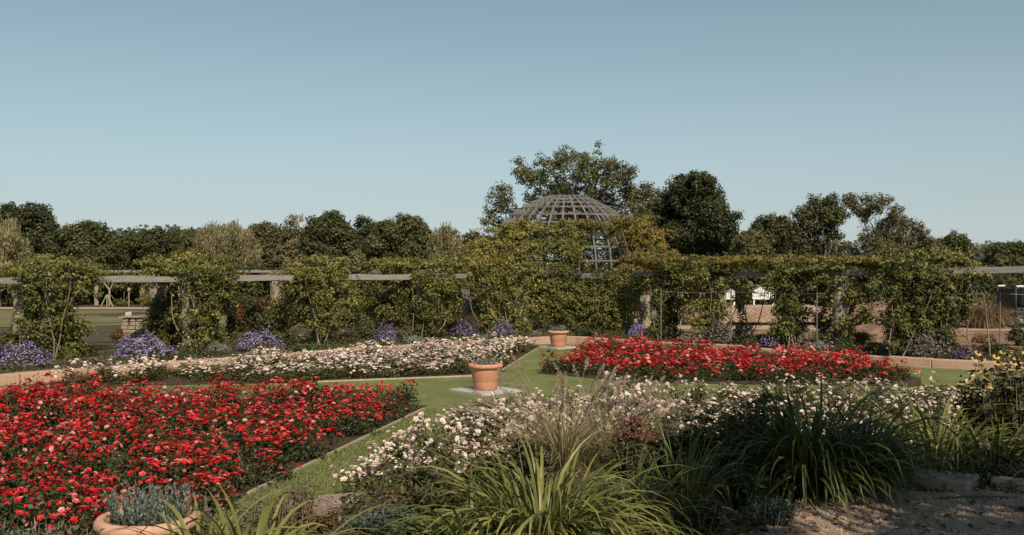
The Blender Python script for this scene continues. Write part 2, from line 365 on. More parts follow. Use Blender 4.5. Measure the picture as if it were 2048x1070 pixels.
# soil mound and rough heaps beyond the right arm
def mound(name, c, rx, ry, h, mat, n=40):
    V = [(c[0], c[1], .19+h)]; F = []
    rings = 10
    for i in range(1, rings+1):
        t = i/rings
        for j in range(n):
            a = 2*math.pi*j/n; k = 1+.12*math.sin(3*a+c[0])+.07*math.sin(7*a)
            V.append((c[0]+rx*t*k*math.cos(a), c[1]+ry*t*k*math.sin(a), .19+h*(1-sstep(t))+(R.normal(0, .05*h) if i < rings else -.05)))
    for j in range(n): F.append([0, 1+j, 1+(j+1) % n])
    for i in range(rings-1):
        for j in range(n): F.append([1+i*n+j, 1+(i+1)*n+j, 1+(i+1)*n+(j+1) % n, 1+i*n+(j+1) % n])
    o = link(name, make_mesh(name, np.array(V), F, None, mat, True)); return tag(o, kind='structure')
mound('soil_mound', (13.6, 33.5), 4.2, 2.6, .55, M['redsoil'])
mound('soil_mound', (19.5, 46), 7, 3, 1.0, M['redsoil'])
mound('soil_mound', (26.5, 52), 8, 3, 1.3, M['redsoil'])

# ------------------------------------------------------------------ stone walls
def wall_blocks(pts, w, h, z0, name, mat, label, block=1.15, bevel=.018):
    P = catmull(pts, 10); seg = np.r_[0, np.cumsum(np.linalg.norm(np.diff(P, axis=0), axis=1))]
    L = seg[-1]; n = max(1, int(L/block)); mb = MB()
    root = empty(name, (*P[len(P)//2], z0), 0, label, 'wall')
    for i in range(n):
        a, b = i*L/n+.006, (i+1)*L/n-.006; dz = R.normal(0, .008); dw = R.normal(0, .008)
        m = 3; ss = np.linspace(a, b, m+1); X = np.c_[np.interp(ss, seg, P[:,0]), np.interp(ss, seg, P[:,1])]
        T = unit(np.gradient(X, axis=0)); N = np.c_[-T[:,1], T[:,0]]
        V = []
        for k in range(m+1):
            for (s, z) in ((-1, z0), (1, z0), (1, h+dz), (-1, h+dz)): V.append((*(X[k]+N[k]*(w/2+dw)*s), z))
        F = [[0,1,2,3], [4*m+3, 4*m+2, 4*m+1, 4*m]]
        for k in range(m):
            for q in range(4): F.append([4*k+q, 4*k+4+q, 4*k+4+(q+1) % 4, 4*k+(q+1) % 4])
        mb.add(V, F)
    o = mb.build('block_course', mat, None, bevel=bevel); o.location = -np.array([*P[len(P)//2], z0]); o.parent = root
    return root
wall_blocks(BOUND[0:12], .36, .235, -.05, 'sandstone_wall', M['pink'], 'long low pink sandstone wall curving behind the rose beds')
wall_blocks([(13.5,17),(9.5,14.2),(5,11.4),(2,10.1),(-.7,9.45),(-1.75,9.15),(-2.1,8.75)], .34, .40, -.05, 'sandstone_wall', M['cope'], 'weathered grey sandstone wall between white roses and tall daylilies', 1.4)
# single block at the edge of the gravel
mb = MB().box((0,0,.075), (.74,.36,.15), 0, .008)
rt = empty('kerb_stone', (3.15,7.3,.90), math.radians(-38), 'grey sandstone block lying in shade at the edge of the gravel', 'kerb stone')
mb.build('block', M['cope'], rt, bevel=.015)
rt = empty('gravel_edging', (4.75,6.45,.96), math.radians(-35), 'thin straight stone edging of the gravel at the right', 'edging')
MB().box((0,0,.02), (2.7,.10,.10), 0, .004).build('edge_strip', M['cope'], rt, bevel=.01)

# ------------------------------------------------------------------ beds, edging, slabs
BEDS = {
 'red_near': [(-1.62,18.2),(-3.05,11.0),(-3.5,8.25),(-5.4,8.1),(-9.3,11.0),(-14.2,16.6),(-14.2,19.0),(-7,18.6)],
 'white_far': [(-.48,23.4),(.95,32.3),(-.3,32.0),(-2.7,29.9),(-7.1,25.6),(-10.9,21.5),(-9.2,21.2),(-4.5,22.0)],
 'red_far': [(.62,23.9),(3.0,21.9),(7,21.4),(9.2,21.3),(9.8,22.8),(9.5,25.4),(8.3,27.4),(5.7,29.9),(2.9,32.4)],
 'white_near': [(-.62,16.7),(-1.85,11.3),(-2.0,10.2),(-1.6,9.55),(-.7,9.75),(2,10.4),(5,11.7),(9.3,14.4),(12.6,17.2),(11,18.8),(5,18.8)],
}
def inside(p, poly):
    x, y = p; c = False; n = len(poly); j = n-1
    for i in range(n):
        xi, yi = poly[i]; xj, yj = poly[j]
        if (yi > y) != (yj > y) and x < (xj-xi)*(y-yi)/(yj-yi)+xi: c = not c
        j = i
    return c
def edge_dist(p, poly):
    p = np.array(p); best = 9e9
    for i in range(len(poly)):
        a = np.array(poly[i]); b = np.array(poly[(i+1) % len(poly)]); t = np.clip(np.dot(p-a, b-a)/np.dot(b-a, b-a), 0, 1)
        best = min(best, np.linalg.norm(a+t*(b-a)-p))
    return best
for k, poly in BEDS.items(): sheet('flower_bed', poly, .012, M['soil'])
def edging(a, b, label):
    c = (np.array(a)+np.array(b))/2; rt = empty('bed_edging', (*c, 0), 0, label, 'edging')
    d = np.array(b)-np.array(a); L = np.linalg.norm(d); u = d/L
    MB().bar((*(-d/2), .012), (*(d/2), .012), .035, .045).build('edging_strip', M['edge'], rt)
edging((-3.05,11.0),(-1.64,17.7), 'pale edging strip along the mulch of the large red rose bed')
edging((-.46,23.3),(.98,32.3), 'thin pale edging running from the middle pot towards the far pot')
edging((-4.5,22.0),(-.5,23.38), 'low dark edging in front of the long white rose bed')

# terracotta pots
def pot(loc, sc, name, label, mat):
    rt = empty(name, loc, R.random()*6, label, 'plant pot', 'terracotta pots', sc)
    body = [(0,.0),(.235,.0),(.245,.01),(.262,.13),(.268,.15),(.272,.158),(.268,.166),(.272,.172),(.305,.40),(.318,.47),(.318,.475)]
    MB().lathe(body, k=56).build('pot_body', mat, rt, smooth=True)
    rim = [(.312,.462),(.345,.470),(.366,.484),(.372,.505),(.368,.530),(.352,.553),(.330,.560),(.306,.556),(.294,.54),(.288,.48),(.285,.44)]
    MB().lathe(rim, k=56).build('pot_rim', M['terrapale'] if mat is M['terrapale'] else mat, rt, smooth=True)
    MB().lathe([(0,.475),(.12,.485),(.22,.478),(.289,.465)], k=32).build('soil', M['darkbed'], rt, smooth=True)
    return rt
def slab(c, s, rz, label):
    rt = empty('paving_slab', (*c, 0), rz, label, 'paving slab')
    MB().box((0,0,.02), (s,s,.05)).build('slab', M['slab'], rt, bevel=.008)
slab((-.56,20.35), 1.12, math.radians(40), 'light grey square slab under the terracotta pot on the lawn crossing')
slab((1.56,31.7), 1.0, math.radians(40), 'pale slab mostly hidden under the far terracotta pot')
pot((-.565,20.3,.046), 1.0, 'terracotta_pot', 'terracotta pot on a grey slab where the grass paths cross', M['terra'])
pot((1.54,31.6,.046), .97, 'terracotta_pot', 'smaller looking orange terracotta pot against the far sandstone wall', M['terra'])
pot((-2.62,6.85,.285), .99, 'terracotta_pot', 'wide pale terracotta pot below the near red roses', M['terrapale'])

def sprigs(n, rad, h, lw, mat, name, parent, hv=.4, leaf=.035, per=16):
    """upright sprigs clothed with small leaves"""
    Ps, Ns, As, Ts = [], [], [], []
    for i in range(n):
        a = R.random()*6.28; r = rad*math.sqrt(R.random()); L = h*(1-hv+2*hv*R.random())
        lean = np.array([math.cos(a), math.sin(a), 0])*r/rad*.35
        t = R.random(per); P = np.array([r*math.cos(a), r*math.sin(a), 0])+np.outer(t*L, np.array([0,0,1])+lean)
        g = R.normal(size=(per,3)); g[:,2] *= .3; g = unit(g)
        Ps.append(P+g*lw*(1.1-t[:,None]*.8)); As.append(g*.6+np.array([0,0,.9])); Ns.append(np.cross(As[-1], R.normal(size=(per,3)))); Ts.append(np.clip(.3+.4*t+R.normal(0,.15,per), 0, 1))
    P = np.concatenate(Ps); V, F = leaf_quads(P, np.concatenate(Ns), leaf, asp=.35, along=np.concatenate(As))
    return link(name, make_mesh(name, V, F, np.concatenate(Ts), mat), parent)
for loc, n, h, lab in (((-2.60,6.87,.765), 190, .20, 'grey lavender sprigs growing in the near left pot'),
                       ((-.56,20.3,.53), 75, .16, 'dry silvery lavender in the middle pot on the lawn'),
                       ((1.54,31.6,.52), 90, .19, 'sparse grey lavender in the far pot by the wall')):
    rt = empty('lavender_plant', loc, 0, lab, 'lavender')
    sprigs(n, .25, h, .012, M['lav'], 'foliage', rt)
    tb = []
    for i in range(24):
        a = R.random()*6.28; r = .22*math.sqrt(R.random()); b = np.array([r*math.cos(a), r*math.sin(a), 0])
        tb.append((np.array([b, b+np.array([b[0]*.3, b[1]*.3, h*(.8+.7*R.random())])]), [.003, .0015]))
    V, F = tubes_np(tb, 4); link('stems', make_mesh('stems', V, F, None, M['vinestem']), rt)

# ------------------------------------------------------------------ roses
def rose_foliage(seed, mat, r, h, n=620, size=.055):
    k = 16; c = unit(R.normal(size=(k,3))); c[:,2] = np.abs(c[:,2]); rad = .45+.45*R.random(k)
    sc = c*rad[:,None]*np.array([r, r, h*.95]); sc[:,2] = np.maximum(sc[:,2], .08)
    idx = R.integers(0, k, n); g = unit(R.normal(size=(n,3)))*(R.random(n)**.5)[:,None]
    P = sc[idx]+g*np.array([.17,.17,.14]); P[:,2] = np.maximum(P[:,2], .03)
    N = g*.5+np.array([0,0,.7])+R.normal(0,.5,(n,3))
    V, F = leaf_quads(P, N, size, asp=.66)
    T = np.clip(.25+.45*P[:,2]/h*.6+R.normal(0,.2,n), 0, 1); T = np.clip(R.normal(.48,.2,n), 0, 1)
    return make_mesh('rose_foliage', V, F, T, mat), sc
def rose_canes(sc):
    tb = []
    for c in sc[:9]:
        m = np.array([c[0]*.45, c[1]*.45, c[2]*.6]); tb.append((np.array([[0,0,0], m, c]), [.008,.006,.004]))
    V, F = tubes_np(tb, 5); return make_mesh('canes', V, F, None, M['vinestem'])
def cluster(mat, n, rad, fr, tmean, tsd):
    P = R.normal(size=(n,3))*np.array([rad, rad, rad*.45]); P[:,2] -= (P[:,0]**2+P[:,1]**2)/(rad*3)
    N = np.c_[P[:,0]/rad*.5, P[:,1]/rad*.5, np.ones(n)]+R.normal(0,.3,(n,3))
    N[:,1] -= .25
    T = np.clip(R.normal(tmean, tsd, n), 0, 1)
    return petals(P, N, fr*(.5+.75*R.random(n)), T)
def cluster_mesh(mat, *a):
    V, F, T = cluster(mat, *a); nf = len(F); lm = M['rose_leaf'] if mat is M['red'] else M['rose_leaf_pale']
    Vt, Ft = tube_np(np.array([[0,0,-.30],[R.normal(0,.02),R.normal(0,.02),-.15],[0,0,-.01]]), [.006,.0045,.003], 4)
    k = 7; P = np.c_[R.normal(0,.05,(k,2)), R.uniform(-.24,-.02,k)]; Vl, Fl = leaf_quads(P, np.array([0,-.2,.8])+R.normal(0,.5,(k,3)), .055, .66)
    Va = np.concatenate([V, Vt, Vl]); Fa = np.concatenate([F, Ft+len(V), Fl+len(V)+len(Vt)])
    me = make_mesh('blossoms', Va, Fa, np.concatenate([T, np.full(len(Ft), .5), np.clip(R.normal(.48,.2,k),0,1)]), mat); me.materials.append(lm)
    mi = np.zeros(len(Fa), np.int32); mi[nf:] = 1; me.polygons.foreach_set('material_index', mi); return me

RB = [rose_foliage(i, M['rose_leaf'], .46, .56) for i in range(7)]
WB = [rose_foliage(i, M['rose_leaf_pale'], .46, .58) for i in range(7)]
RBc = [rose_canes(sc) for _, sc in RB]; WBc = [rose_canes(sc) for _, sc in WB]
RC = [cluster_mesh(M['red'], int(R.integers(4, 11)), .075, .034, tm, .16) for tm in (.32,.38,.44,.5,.56,.64,.74,.86,.95,.42)]
WC = [cluster_mesh(M['white'], int(R.integers(3, 10)), .075, .037, .6, .24) for i in range(9)]
def merged_blossoms(mat, sc, ncl, tmean):
    Vs, Fs, Ts, m = [], [], [], 0
    for i in range(ncl):
        V, F, T = cluster(mat, int(R.integers(4, 10)), .07, .042, tmean+R.normal(0,.14), .18)
        a = R.random()*6.28; r = .47*math.sqrt(R.random()); z = .60*math.sqrt(max(.1, 1-(r/.62)**2))+R.normal(0,.035)
        V = V+np.array([r*math.cos(a), r*math.sin(a), z]); Vs.append(V); Fs.append(F+m); Ts.append(T); m += len(V)
    return make_mesh('blossoms', np.concatenate(Vs), np.concatenate(Fs), np.concatenate(Ts), mat)
RM = [merged_blossoms(M['red'], None, int(R.integers(4,10)), .52) for i in range(7)]
WM = [merged_blossoms(M['white'], None, int(R.integers(5,11)), .6) for i in range(7)]

def plant_bed(kind, key, sp, fol, canes, clusters, merged, ncl, label, group, margin, hs=(.85,1.15)):
    poly = BEDS[key]; xs = [p[0] for p in poly]; ys = [p[1] for p in poly]; cnt = 0; row = 0
    y = min(ys)
    while y < max(ys):
        x = min(xs)+(sp/2 if row % 2 else 0)
        while x < max(xs):
            px, py = x+R.normal(0, sp*.13), y+R.normal(0, sp*.13)
            if R.random() > .05 and inside((px, py), poly) and edge_dist((px, py), poly) > margin and abs(px) < .555*py+.5:
                s = hs[0]-.06+(hs[1]-hs[0]+.12)*R.random(); thin = R.uniform(.35, 1.5)
                if key == 'white_near' and px > 2.2: thin *= .65; s *= .85
                elif key == 'white_near' and px < .2: thin = R.uniform(1.1, 1.8)
                if key == 'white_near' and py > 14.8 and px < 1.6: s *= .72
                i = int(R.integers(0, 7))
                rt = empty(kind, (px, py, .01), R.random()*6.28, label, kind[:-5].replace('_', ' '), group, s); rt.scale = (.9+.2*R.random(), .9+.2*R.random(), s)
                link('foliage', fol[i][0], rt)
                if clusters:
                    link('canes', canes[i], rt)
                    for q in range(max(2, int(R.normal(ncl, ncl*.25)*thin))):
                        a = R.random()*6.28; r = .43*math.sqrt(R.random()); z = .58*math.sqrt(max(.12, 1-(r/.55)**2))+R.normal(0,.04)
                        c = link('blossoms', clusters[int(R.integers(0, len(clusters)))], rt, (r*math.cos(a), r*math.sin(a), z), (R.normal(0,.2), R.normal(0,.2), R.random()*6.28))
                else:
                    link('blossoms', merged[int(R.integers(0, 7))], rt)
                cnt += 1
            x += sp
        y += sp*.87; row += 1
    print(key, cnt)
plant_bed('red_rose_bush', 'red_near', .60, RB, RBc, RC, None, 13, 'red rose bush in the large red bed left of the grass path', 'red roses left of the grass path', .13, (.62,1.02))
plant_bed('white_rose_bush', 'white_near', .70, WB, WBc, WC, None, 8.5, 'pale rose bush in the loose white bed behind the daylilies', 'white roses behind the daylilies', .22, (.85,1.35))
plant_bed('white_rose_bush', 'white_far', .62, WB, None, None, WM, 0, 'white rose bush in the dense bed along the left sandstone wall', 'white roses along the left wall', .26, (.5,.86))
plant_bed('red_rose_bush', 'red_far', .64, RB, None, None, RM, 0, 'red rose bush in the far bed right of the far pot', 'red roses right of the far pot', .26, (.55,.9))

# mown turf: short blades on the grass paths
def turf():
    n = 110000
    x = R.uniform(-5.5, 3.2, n); y = 9.2+ 8.5*R.random(n)**1.2
    ok = np.ones(n, bool)
    for k, poly in BEDS.items():
        P = np.array(poly); c = np.zeros(n, bool); j = len(P)-1
        for i in range(len(P)):
            xi, yi = P[i]; xj, yj = P[j]
            c ^= ((yi > y) != (yj > y)) & (x < (xj-xi)*(y-yi)/(yj-yi+1e-12)+xi); j = i
        ok &= ~c
    u = (x+.56)*math.cos(-.698)-(y-20.35)*math.sin(-.698); v = (x+.56)*math.sin(-.698)+(y-20.35)*math.cos(-.698)
    ok &= ~((np.abs(u) < .57) & (np.abs(v) < .57)); ok &= y < 10.0+ (x+1.9)*.4+21.5
    x, y = x[ok], y[ok]; n = len(x); a = R.random(n)*6.28; h = .018+.022*R.random(n); w = .004+.0004*y
    d = np.c_[np.cos(a), np.sin(a), np.zeros(n)]; ln = R.normal(0,.6,(n,2))*h[:,None]
    b = np.c_[x, y, np.zeros(n)]
    V = np.stack([b-d*w[:,None], b+d*w[:,None], b+np.c_[ln, h]], 1).reshape(-1, 3)
    o = link('turf', make_mesh('turf', V, np.arange(3*n).reshape(n, 3), np.clip(R.normal(.5,.14,n),0,1), M['turf'])); tag(o, 'short mown turf of the grass paths', 'grass', kind='stuff')
turf()

# ------------------------------------------------------------------ pergola arms and dome
def pillar_mesh(h, r=.23):
    k, n = 18, 26; V = []; F = []
    for i in range(n+1):
        z = h*i/n
        for j in range(k):
            a = 2*math.pi*j/k; q = r*(1+.05*math.sin(j*2.3+math.floor(i/3)*1.9)+R.normal(0,.035)); V.append((q*math.cos(a), q*math.sin(a), z))
    for i in range(n):
        for j in range(k): F.append([i*k+j, i*k+(j+1) % k, (i+1)*k+(j+1) % k, (i+1)*k+j])
    F.append([n*k+j for j in range(k)])
    return make_mesh('pillar', np.array(V), F, None, M['stone'])
PIL = [pillar_mesh(2.0) for _ in range(4)]
GZ = .20
def beam_between(a, b, w, h, name, parent, mat='wood', org=None):
    a = np.asarray(a, float); b = np.asarray(b, float); d = b-a; L = np.linalg.norm(d)
    mb = MB(); n = 6; V = []
    for i in range(n+1):
        t = i/n; wob = R.normal(0,.006)
        for (y, z) in ((-1,-1),(1,-1),(1,1),(-1,1)): V.append(((t-.5)*L, y*w/2+wob, z*h/2+R.normal(0,.006)))
    F = [[0,3,2,1], [4*n,4*n+1,4*n+2,4*n+3]]
    for i in range(n):
        for q in range(4): F.append([4*i+q, 4*i+(q+1) % 4, 4*i+4+(q+1) % 4, 4*i+4+q])
    c = (a+b)/2-(org if org is not None else 0)
    o = mb.add(V, F).build(name, M[mat], parent, bevel=.008); o.location = c
    o.rotation_euler = (0, -math.asin(d[2]/L), math.atan2(d[1], d[0])); return o

def arm(front, ztop, label, away):
    """front: list of (px, D). away: unit offset (m) to the second row."""
    front = [(px, SD(d)) for px, d in front]; ztop = [EYE-(EYE-z)*1.067 for z in ztop]
    P = [np.array([(px-CX)/FPX*d, d]) for px, d in front]; org = np.array([*P[len(P)//2], GZ])
    rt = empty('pergola', org, 0, label, 'pergola')
    off = np.array(away); rows = [P, [p+off for p in P]]
    for ri, row in enumerate(rows):
        for i, p in enumerate(row):
            zt = ztop[i]
            o = link('pillar', PIL[(i+ri) % 4], rt, (*(p-org[:2]), 0), (0,0,R.random()*6)); o.scale = (1,1,(zt-.20-GZ)/2.0)
        for i in range(len(row)-1):
            d = unit(row[i+1]-row[i])*.03
            beam_between((*(row[i]+d), ztop[i]-.10), (*(row[i+1]-d), ztop[i+1]-.10), .16, .17, 'beam', rt, org=org)
    for i, p in enumerate(P):
        u = unit(off); q = .34*i % .2
        tdir = unit(P[min(i+1, len(P)-1)]-P[max(i-1, 0)])
        for s in (0,):
            a = p-u*.2+tdir*s; b = p+off+u*.3+tdir*s
            beam_between((*a, ztop[i]+.075), (*b, ztop[i]+.075), .11, .13, 'rafter', rt, org=org)
    return P
LEFT = [(-200,21.8),(96,24.4),(380,26.8),(632,28.8),(845,30.8),(1015,35.5)]
RIGHT = [(1232,35.4),(1330,31.6),(1425,30.0),(1580,27.8),(1682,26.4),(1850,25.0),(2240,22.6)]
PLFT = arm(LEFT, [2.42,2.43,2.44,2.46,2.47,2.5], 'left arm of the stone pillared pergola with pale weathered beams', (-1.7, 1.9))
PRGT = arm(RIGHT, [2.55,2.56,2.57,2.58,2.62,2.66,2.73], 'right arm of the stone pillared pergola, mostly hidden by vines', (.75, 2.3))

DD = 41.0; DC = np.array([(1131-CX)/FPX*DD, DD]); DR = 162/FPX*DD; DZ = EYE-5/FPX*DD
DPX = [(162,0),(160,22),(154,48),(143,70),(125,95),(109,111),(90,126),(70,136),(55,144),(38,150)]
def dome():
    org = np.array([*DC, GZ]); rt = empty('dome_pavilion', org, 0, 'large hemispherical dome of grey laths over the pergola corner', 'pavilion')
    nr = 32; hb = DZ-GZ
    for i in range(nr):
        a = 2*math.pi*(i+.5)/nr; P = []
        for rp, hp in catmull([np.array(q, float) for q in DPX], 2):
            r = rp/FPX*DD; P.append(np.array([r*math.cos(a), r*math.sin(a), hb+hp/FPX*DD]))
        mb = MB(); P = np.array(P); tg = np.array([-math.sin(a), math.cos(a), 0]); V = []
        T = unit(np.gradient(P, axis=0)); N = np.cross(T, tg)
        for p, nn in zip(P, N):
            for (s, q) in ((-1,-1),(1,-1),(1,1),(-1,1)): V.append(p+tg*s*.032+nn*q*.06)
        F = [[0,1,2,3]]
        for k in range(len(P)-1):
            for q in range(4): F.append([4*k+q, 4*k+4+q, 4*k+4+(q+1) % 4, 4*k+(q+1) % 4])
        F.append([4*len(P)-1, 4*len(P)-2, 4*len(P)-3, 4*len(P)-4])
        mb.add(V, F).build('rib', M['domewood'], rt)
    for rp, hp in DPX[1:]:
        r = rp/FPX*DD+.06; z = hb+hp/FPX*DD; k = 52; V = []; F = []
        for j in range(k):
            a = 2*math.pi*j/k; rr = r+R.normal(0,.008)
            for (q, s) in ((-1,-1),(1,-1),(1,1),(-1,1)): V.append(((rr+q*.022)*math.cos(a), (rr+q*.022)*math.sin(a), z+s*.030+R.normal(0,.004)))
        for j in range(k):
            j2 = (j+1) % k
            for q in range(4): F.append([4*j+q, 4*j2+q, 4*j2+(q+1) % 4, 4*j+(q+1) % 4])
        MB().add(V, F).build('ring', M['domewood'], rt)
    for j in range(10):
        a = 2*math.pi*(j+.35)/10
        o = link('pillar', PIL[j % 4], rt, (DR*math.cos(a), DR*math.sin(a), 0)); o.scale = (1,1,(hb-.1)/2.0)
    k = 40; V = []; F = []
    for j in range(k):
        a = 2*math.pi*j/k
        for (q, s) in ((-.12,-.1),(.12,-.1),(.12,.1),(-.12,.1)): V.append(((DR+q)*math.cos(a), (DR+q)*math.sin(a), hb-.12+s))
    for j in range(k):
        j2 = (j+1) % k
        for q in range(4): F.append([4*j+q, 4*j2+q, 4*j2+(q+1) % 4, 4*j+(q+1) % 4])
    MB().add(V, F).build('ring_beam', M['domewood'], rt)
dome()

# ------------------------------------------------------------------ climbing vines
def blob(px, py, rx, ry, d, dep=.5, ts=0.0):
    e = SD(d); return (pt(px, py, d), np.array([rx/FPX*e, dep, ry/FPX*e]), ts)
def vine(name, label, base, blobs, mat='vine', size=.088, cov=1.0, stems=6, extra=None, group='climbing vines on the pergola', sub=.42, cols=None, tufts=True):
    """base: (px, D) foot of the stems; blobs in photo measure, each at its own distance"""
    bd = SD(base[1]); b0 = np.array([(base[0]-CX)/FPX*bd, bd, GZ]); rt = empty('climbing_vine', b0, 0, label, 'climbing vine', group)
    blobs = list(blobs)
    if tufts:      # ragged young shoots standing up along the top edge
        for b in [q for q in blobs if q[1] < 560]:
            for i in range(int(b[2]/9)):
                blobs.append((b[0]+R.uniform(-1,1)*b[2]*.9, b[1]-b[3]*R.uniform(.5,1.15), R.uniform(5,12), R.uniform(4,9), b[4]+R.normal(0,.2), .2, .12))
            for i in range(int(b[2]/16)):
                blobs.append((b[0]+R.uniform(-1,1)*b[2]*.9, b[1]+b[3]*R.uniform(.6,1.2), R.uniform(8,15), R.uniform(8,16), b[4]-b[5]*.6, .25, -.02))
    for cx in (cols if cols is not None else [base[0]]):
        y = 552; bot = HY+2.4/SD(base[1])*FPX-8
        while y < bot:
            ry = R.uniform(16, 26); blobs.append((cx+R.normal(0,9), y, R.uniform(17,27), ry, base[1]-.42, .28, R.normal(0,.08))); y += ry*R.uniform(1.1, 1.75)
    B = [blob(*b) for b in blobs]
    B = [(c-b0, r, t) for c, r, t in B]
    link('foliage', leaf_mesh('foliage', B, size, M[mat], cov, sub=sub, rnd=.8, per=30, uneven=.55), rt)
    if extra:
        B2 = [blob(*b) for b in extra[1]]; link('autumn_foliage', leaf_mesh('foliage', [(c-b0, r, t) for c, r, t in B2], size, M[extra[0]], cov, sub=sub), rt)
    # leafy trailing shoots that break the outline
    Ps, Ns, Ts = [], [], []; tb = []
    for i in range(int(len(B)*1.6) if tufts else 0):
        c, r, ts = B[int(R.integers(0, len(B)))]; a = R.uniform(math.pi*.9, math.pi*2.1); u = np.array([math.cos(a), math.sin(a)*.7, R.uniform(-.3,.9)])
        st = c+u*r*.8; L = R.uniform(.25, .75); d = unit(np.array([u[0], u[1]*.6, .5*R.random()])); P = [st]
        for q in range(6): P.append(P[-1]+d*L/6); d = unit(d+np.array([0,0,-.28]))
        P = np.array(P); tb.append((P, np.linspace(.006,.002,7))); k = int(L*34); t = R.random(k)*5.99; iv = t.astype(int)
        Q = P[iv]+(P[iv+1]-P[iv])*(t-iv)[:,None]; Ps.append(Q+R.normal(0,.035,(k,3))); Ns.append(R.normal(0,.5,(k,3))+np.array([0,-.4,.7])); Ts.append(np.clip(R.normal(.58+ts,.15,k),0,1))
    if Ps:
        V, F = leaf_quads(np.concatenate(Ps), np.concatenate(Ns), size*.95); link('leaves', make_mesh('leaves', V, F, np.concatenate(Ts), M[mat]), rt)
    for cx in (cols if cols is not None else [base[0]]):      # bare woody stems in front of each pillar
        for i in range(2):
            e = SD(base[1])-.52-.15*R.random(); x0 = (cx-CX)/FPX*e-b0[0]+R.normal(0,.16); sl = R.normal(0,.16); y0 = e-b0[1]
            P = catmull([np.array([x0+sl*z+R.normal(0,.03), y0+R.normal(0,.03)+.1*z, z]) for z in (0, .5, 1.0, 1.6, 2.1)], 4)
            tb.append((P, np.linspace(.022, .008, len(P))))
    for i in range(stems):
        c, r, _ = B[i % len(B)]; a = R.random()*6.28
        f = np.array([.22*math.cos(a), .22*math.sin(a)-.1, 0]); e = c+np.array([R.normal(0,.4)*r[0], -.3*r[1]*R.random(), R.normal(0,.4)*r[2]])
        m1 = f+(e-f)*.35+R.normal(0,.13,3); m2 = f+(e-f)*.7+R.normal(0,.15,3)
        P = catmull([f, m1, m2, e], 5); tb.append((P, np.linspace(.024, .008, len(P))))
    for i in range(stems*4):      # loose hanging shoots
        c, r, _ = B[int(R.integers(0, len(B)))]; a = R.random()*6.28
        s = c+np.array([math.cos(a)*r[0]*.8, -abs(math.sin(a))*r[1]*.9, r[2]*R.uniform(-.6,.8)]); L = R.uniform(.25,.6)
        tb.append((np.array([s, s+np.array([R.normal(0,.08), -.06, -L*.5]), s+np.array([R.normal(0,.12), -.08, -L])]), [.006,.005,.003]))
    V, F = tubes_np(tb, 5); link('stems', make_mesh('stems', V, F, None, M['vinestem']), rt)
    return rt

D = 24.6
vine('v', 'vine on the leftmost pillars, ragged and yellowish with bare stone showing', (96,24.3), [
  (115,543,90,20,D+.6,1.1,.1),(60,560,42,22,D,.5,.15),(85,585,45,25,D,.5,.2),(160,552,45,22,D,.6),(130,590,40,35,D+.5,.5),(105,625,38,32,D-.1,.4),(125,655,40,32,D,.45),(100,690,40,28,D-.2,.4,.05),
  (150,660,28,25,D,.4),(75,650,18,30,D,.3),(140,700,30,18,D-.3,.35),(95,525,35,10,D+.6,.6,.2),(10,552,26,16,D+1.5,.6)], stems=9, cols=[104, 62])
D = 26.9
vine('v', 'broad vine over the second pillars from the left, with an orange tinge on top', (390,26.6), [
  (385,542,92,24,D+.5,1.1,.05),(345,540,55,18,D,.6,.1),(430,558,38,26,D,.5),(400,585,38,34,D,.5,.1),(375,620,36,40,D+.3,.5,-.1),(415,620,38,34,D-.1,.45),(395,655,42,34,D-.1,.45),
  (430,670,34,30,D,.4),(405,690,40,18,D-.3,.4,.1),(340,610,24,24,D+1,.4,-.1),(345,655,30,30,D+.6,.45,-.12),(320,690,20,16,D+.5,.4,0),(312,612,17,22,D+1,.35,.05),(310,655,22,26,D+.9,.4,0),(455,600,20,30,D+1,.5,.1)], cols=[400], extra=('vine_gold', [(385,516,32,12,D+1,.6,0),(340,526,22,8,D+.5,.5,0)]), stems=9)
D = 28.7
vine('v', 'dense rounded vine over the third pillars, two purple asters at its feet', (640,28.4), [
  (640,540,62,20,D+.5,1.0,.1),(595,558,38,20,D,.6),(655,570,50,25,D,.5,.05),(635,605,52,34,D+.2,.5),(600,620,34,34,D+.5,.5,-.1),(660,635,48,34,D,.45),(640,665,46,24,D-.2,.4,.05),(690,600,30,34,D+.3,.5,.05),
  (615,582,26,18,D-.1,.4,.15),(562,612,18,24,D+1.3,.35,.0),(558,655,24,24,D+1.1,.4,-.05)], stems=8, cols=[640])
D = 30.7
vine('v', 'spreading vine on the fourth pillars below a clear length of beam', (850,30.4), [
  (870,531,75,10,D+.8,.8,.15),(780,530,55,8,D+.6,.7,.15),(745,585,42,38,D+.8,.5),(790,580,46,36,D+.4,.5,.05),(835,590,48,34,D,.5),(880,575,44,28,D,.5,.05),(765,625,40,30,D+.6,.5,-.05),(820,635,50,30,D-.1,.45),
  (865,630,42,30,D-.1,.45),(845,665,34,20,D-.3,.35),(905,610,20,36,D+.3,.4)], stems=8)
D = 33.5
vine('v', 'tall vine mass on the left flank of the dome', (985,33.6), [
  (960,515,40,26,D+.8,.9,.12),(925,530,34,14,D,.7,.15),(1000,490,42,26,D+1.9,.9,.1),(975,545,45,22,D,.6,-.05),(1040,480,42,28,D+1.7,.7,.1),(1030,525,45,32,D+.6,.6,.05),(1015,590,34,42,D+.1,.5,-.05),(1000,635,30,32,D,.4),(1035,640,34,30,D,.4,.05),
  (1060,560,40,30,D+.2,.5),(1075,610,34,40,D+.2,.5,.02),(1005,474,24,14,D+2.2,.5,.1),(958,500,34,16,D+1.2,.7,.12),(1035,462,18,10,D+2.0,.4,.1),(935,550,30,16,D-.2,.4,.0)], stems=10, cols=[1012,985])
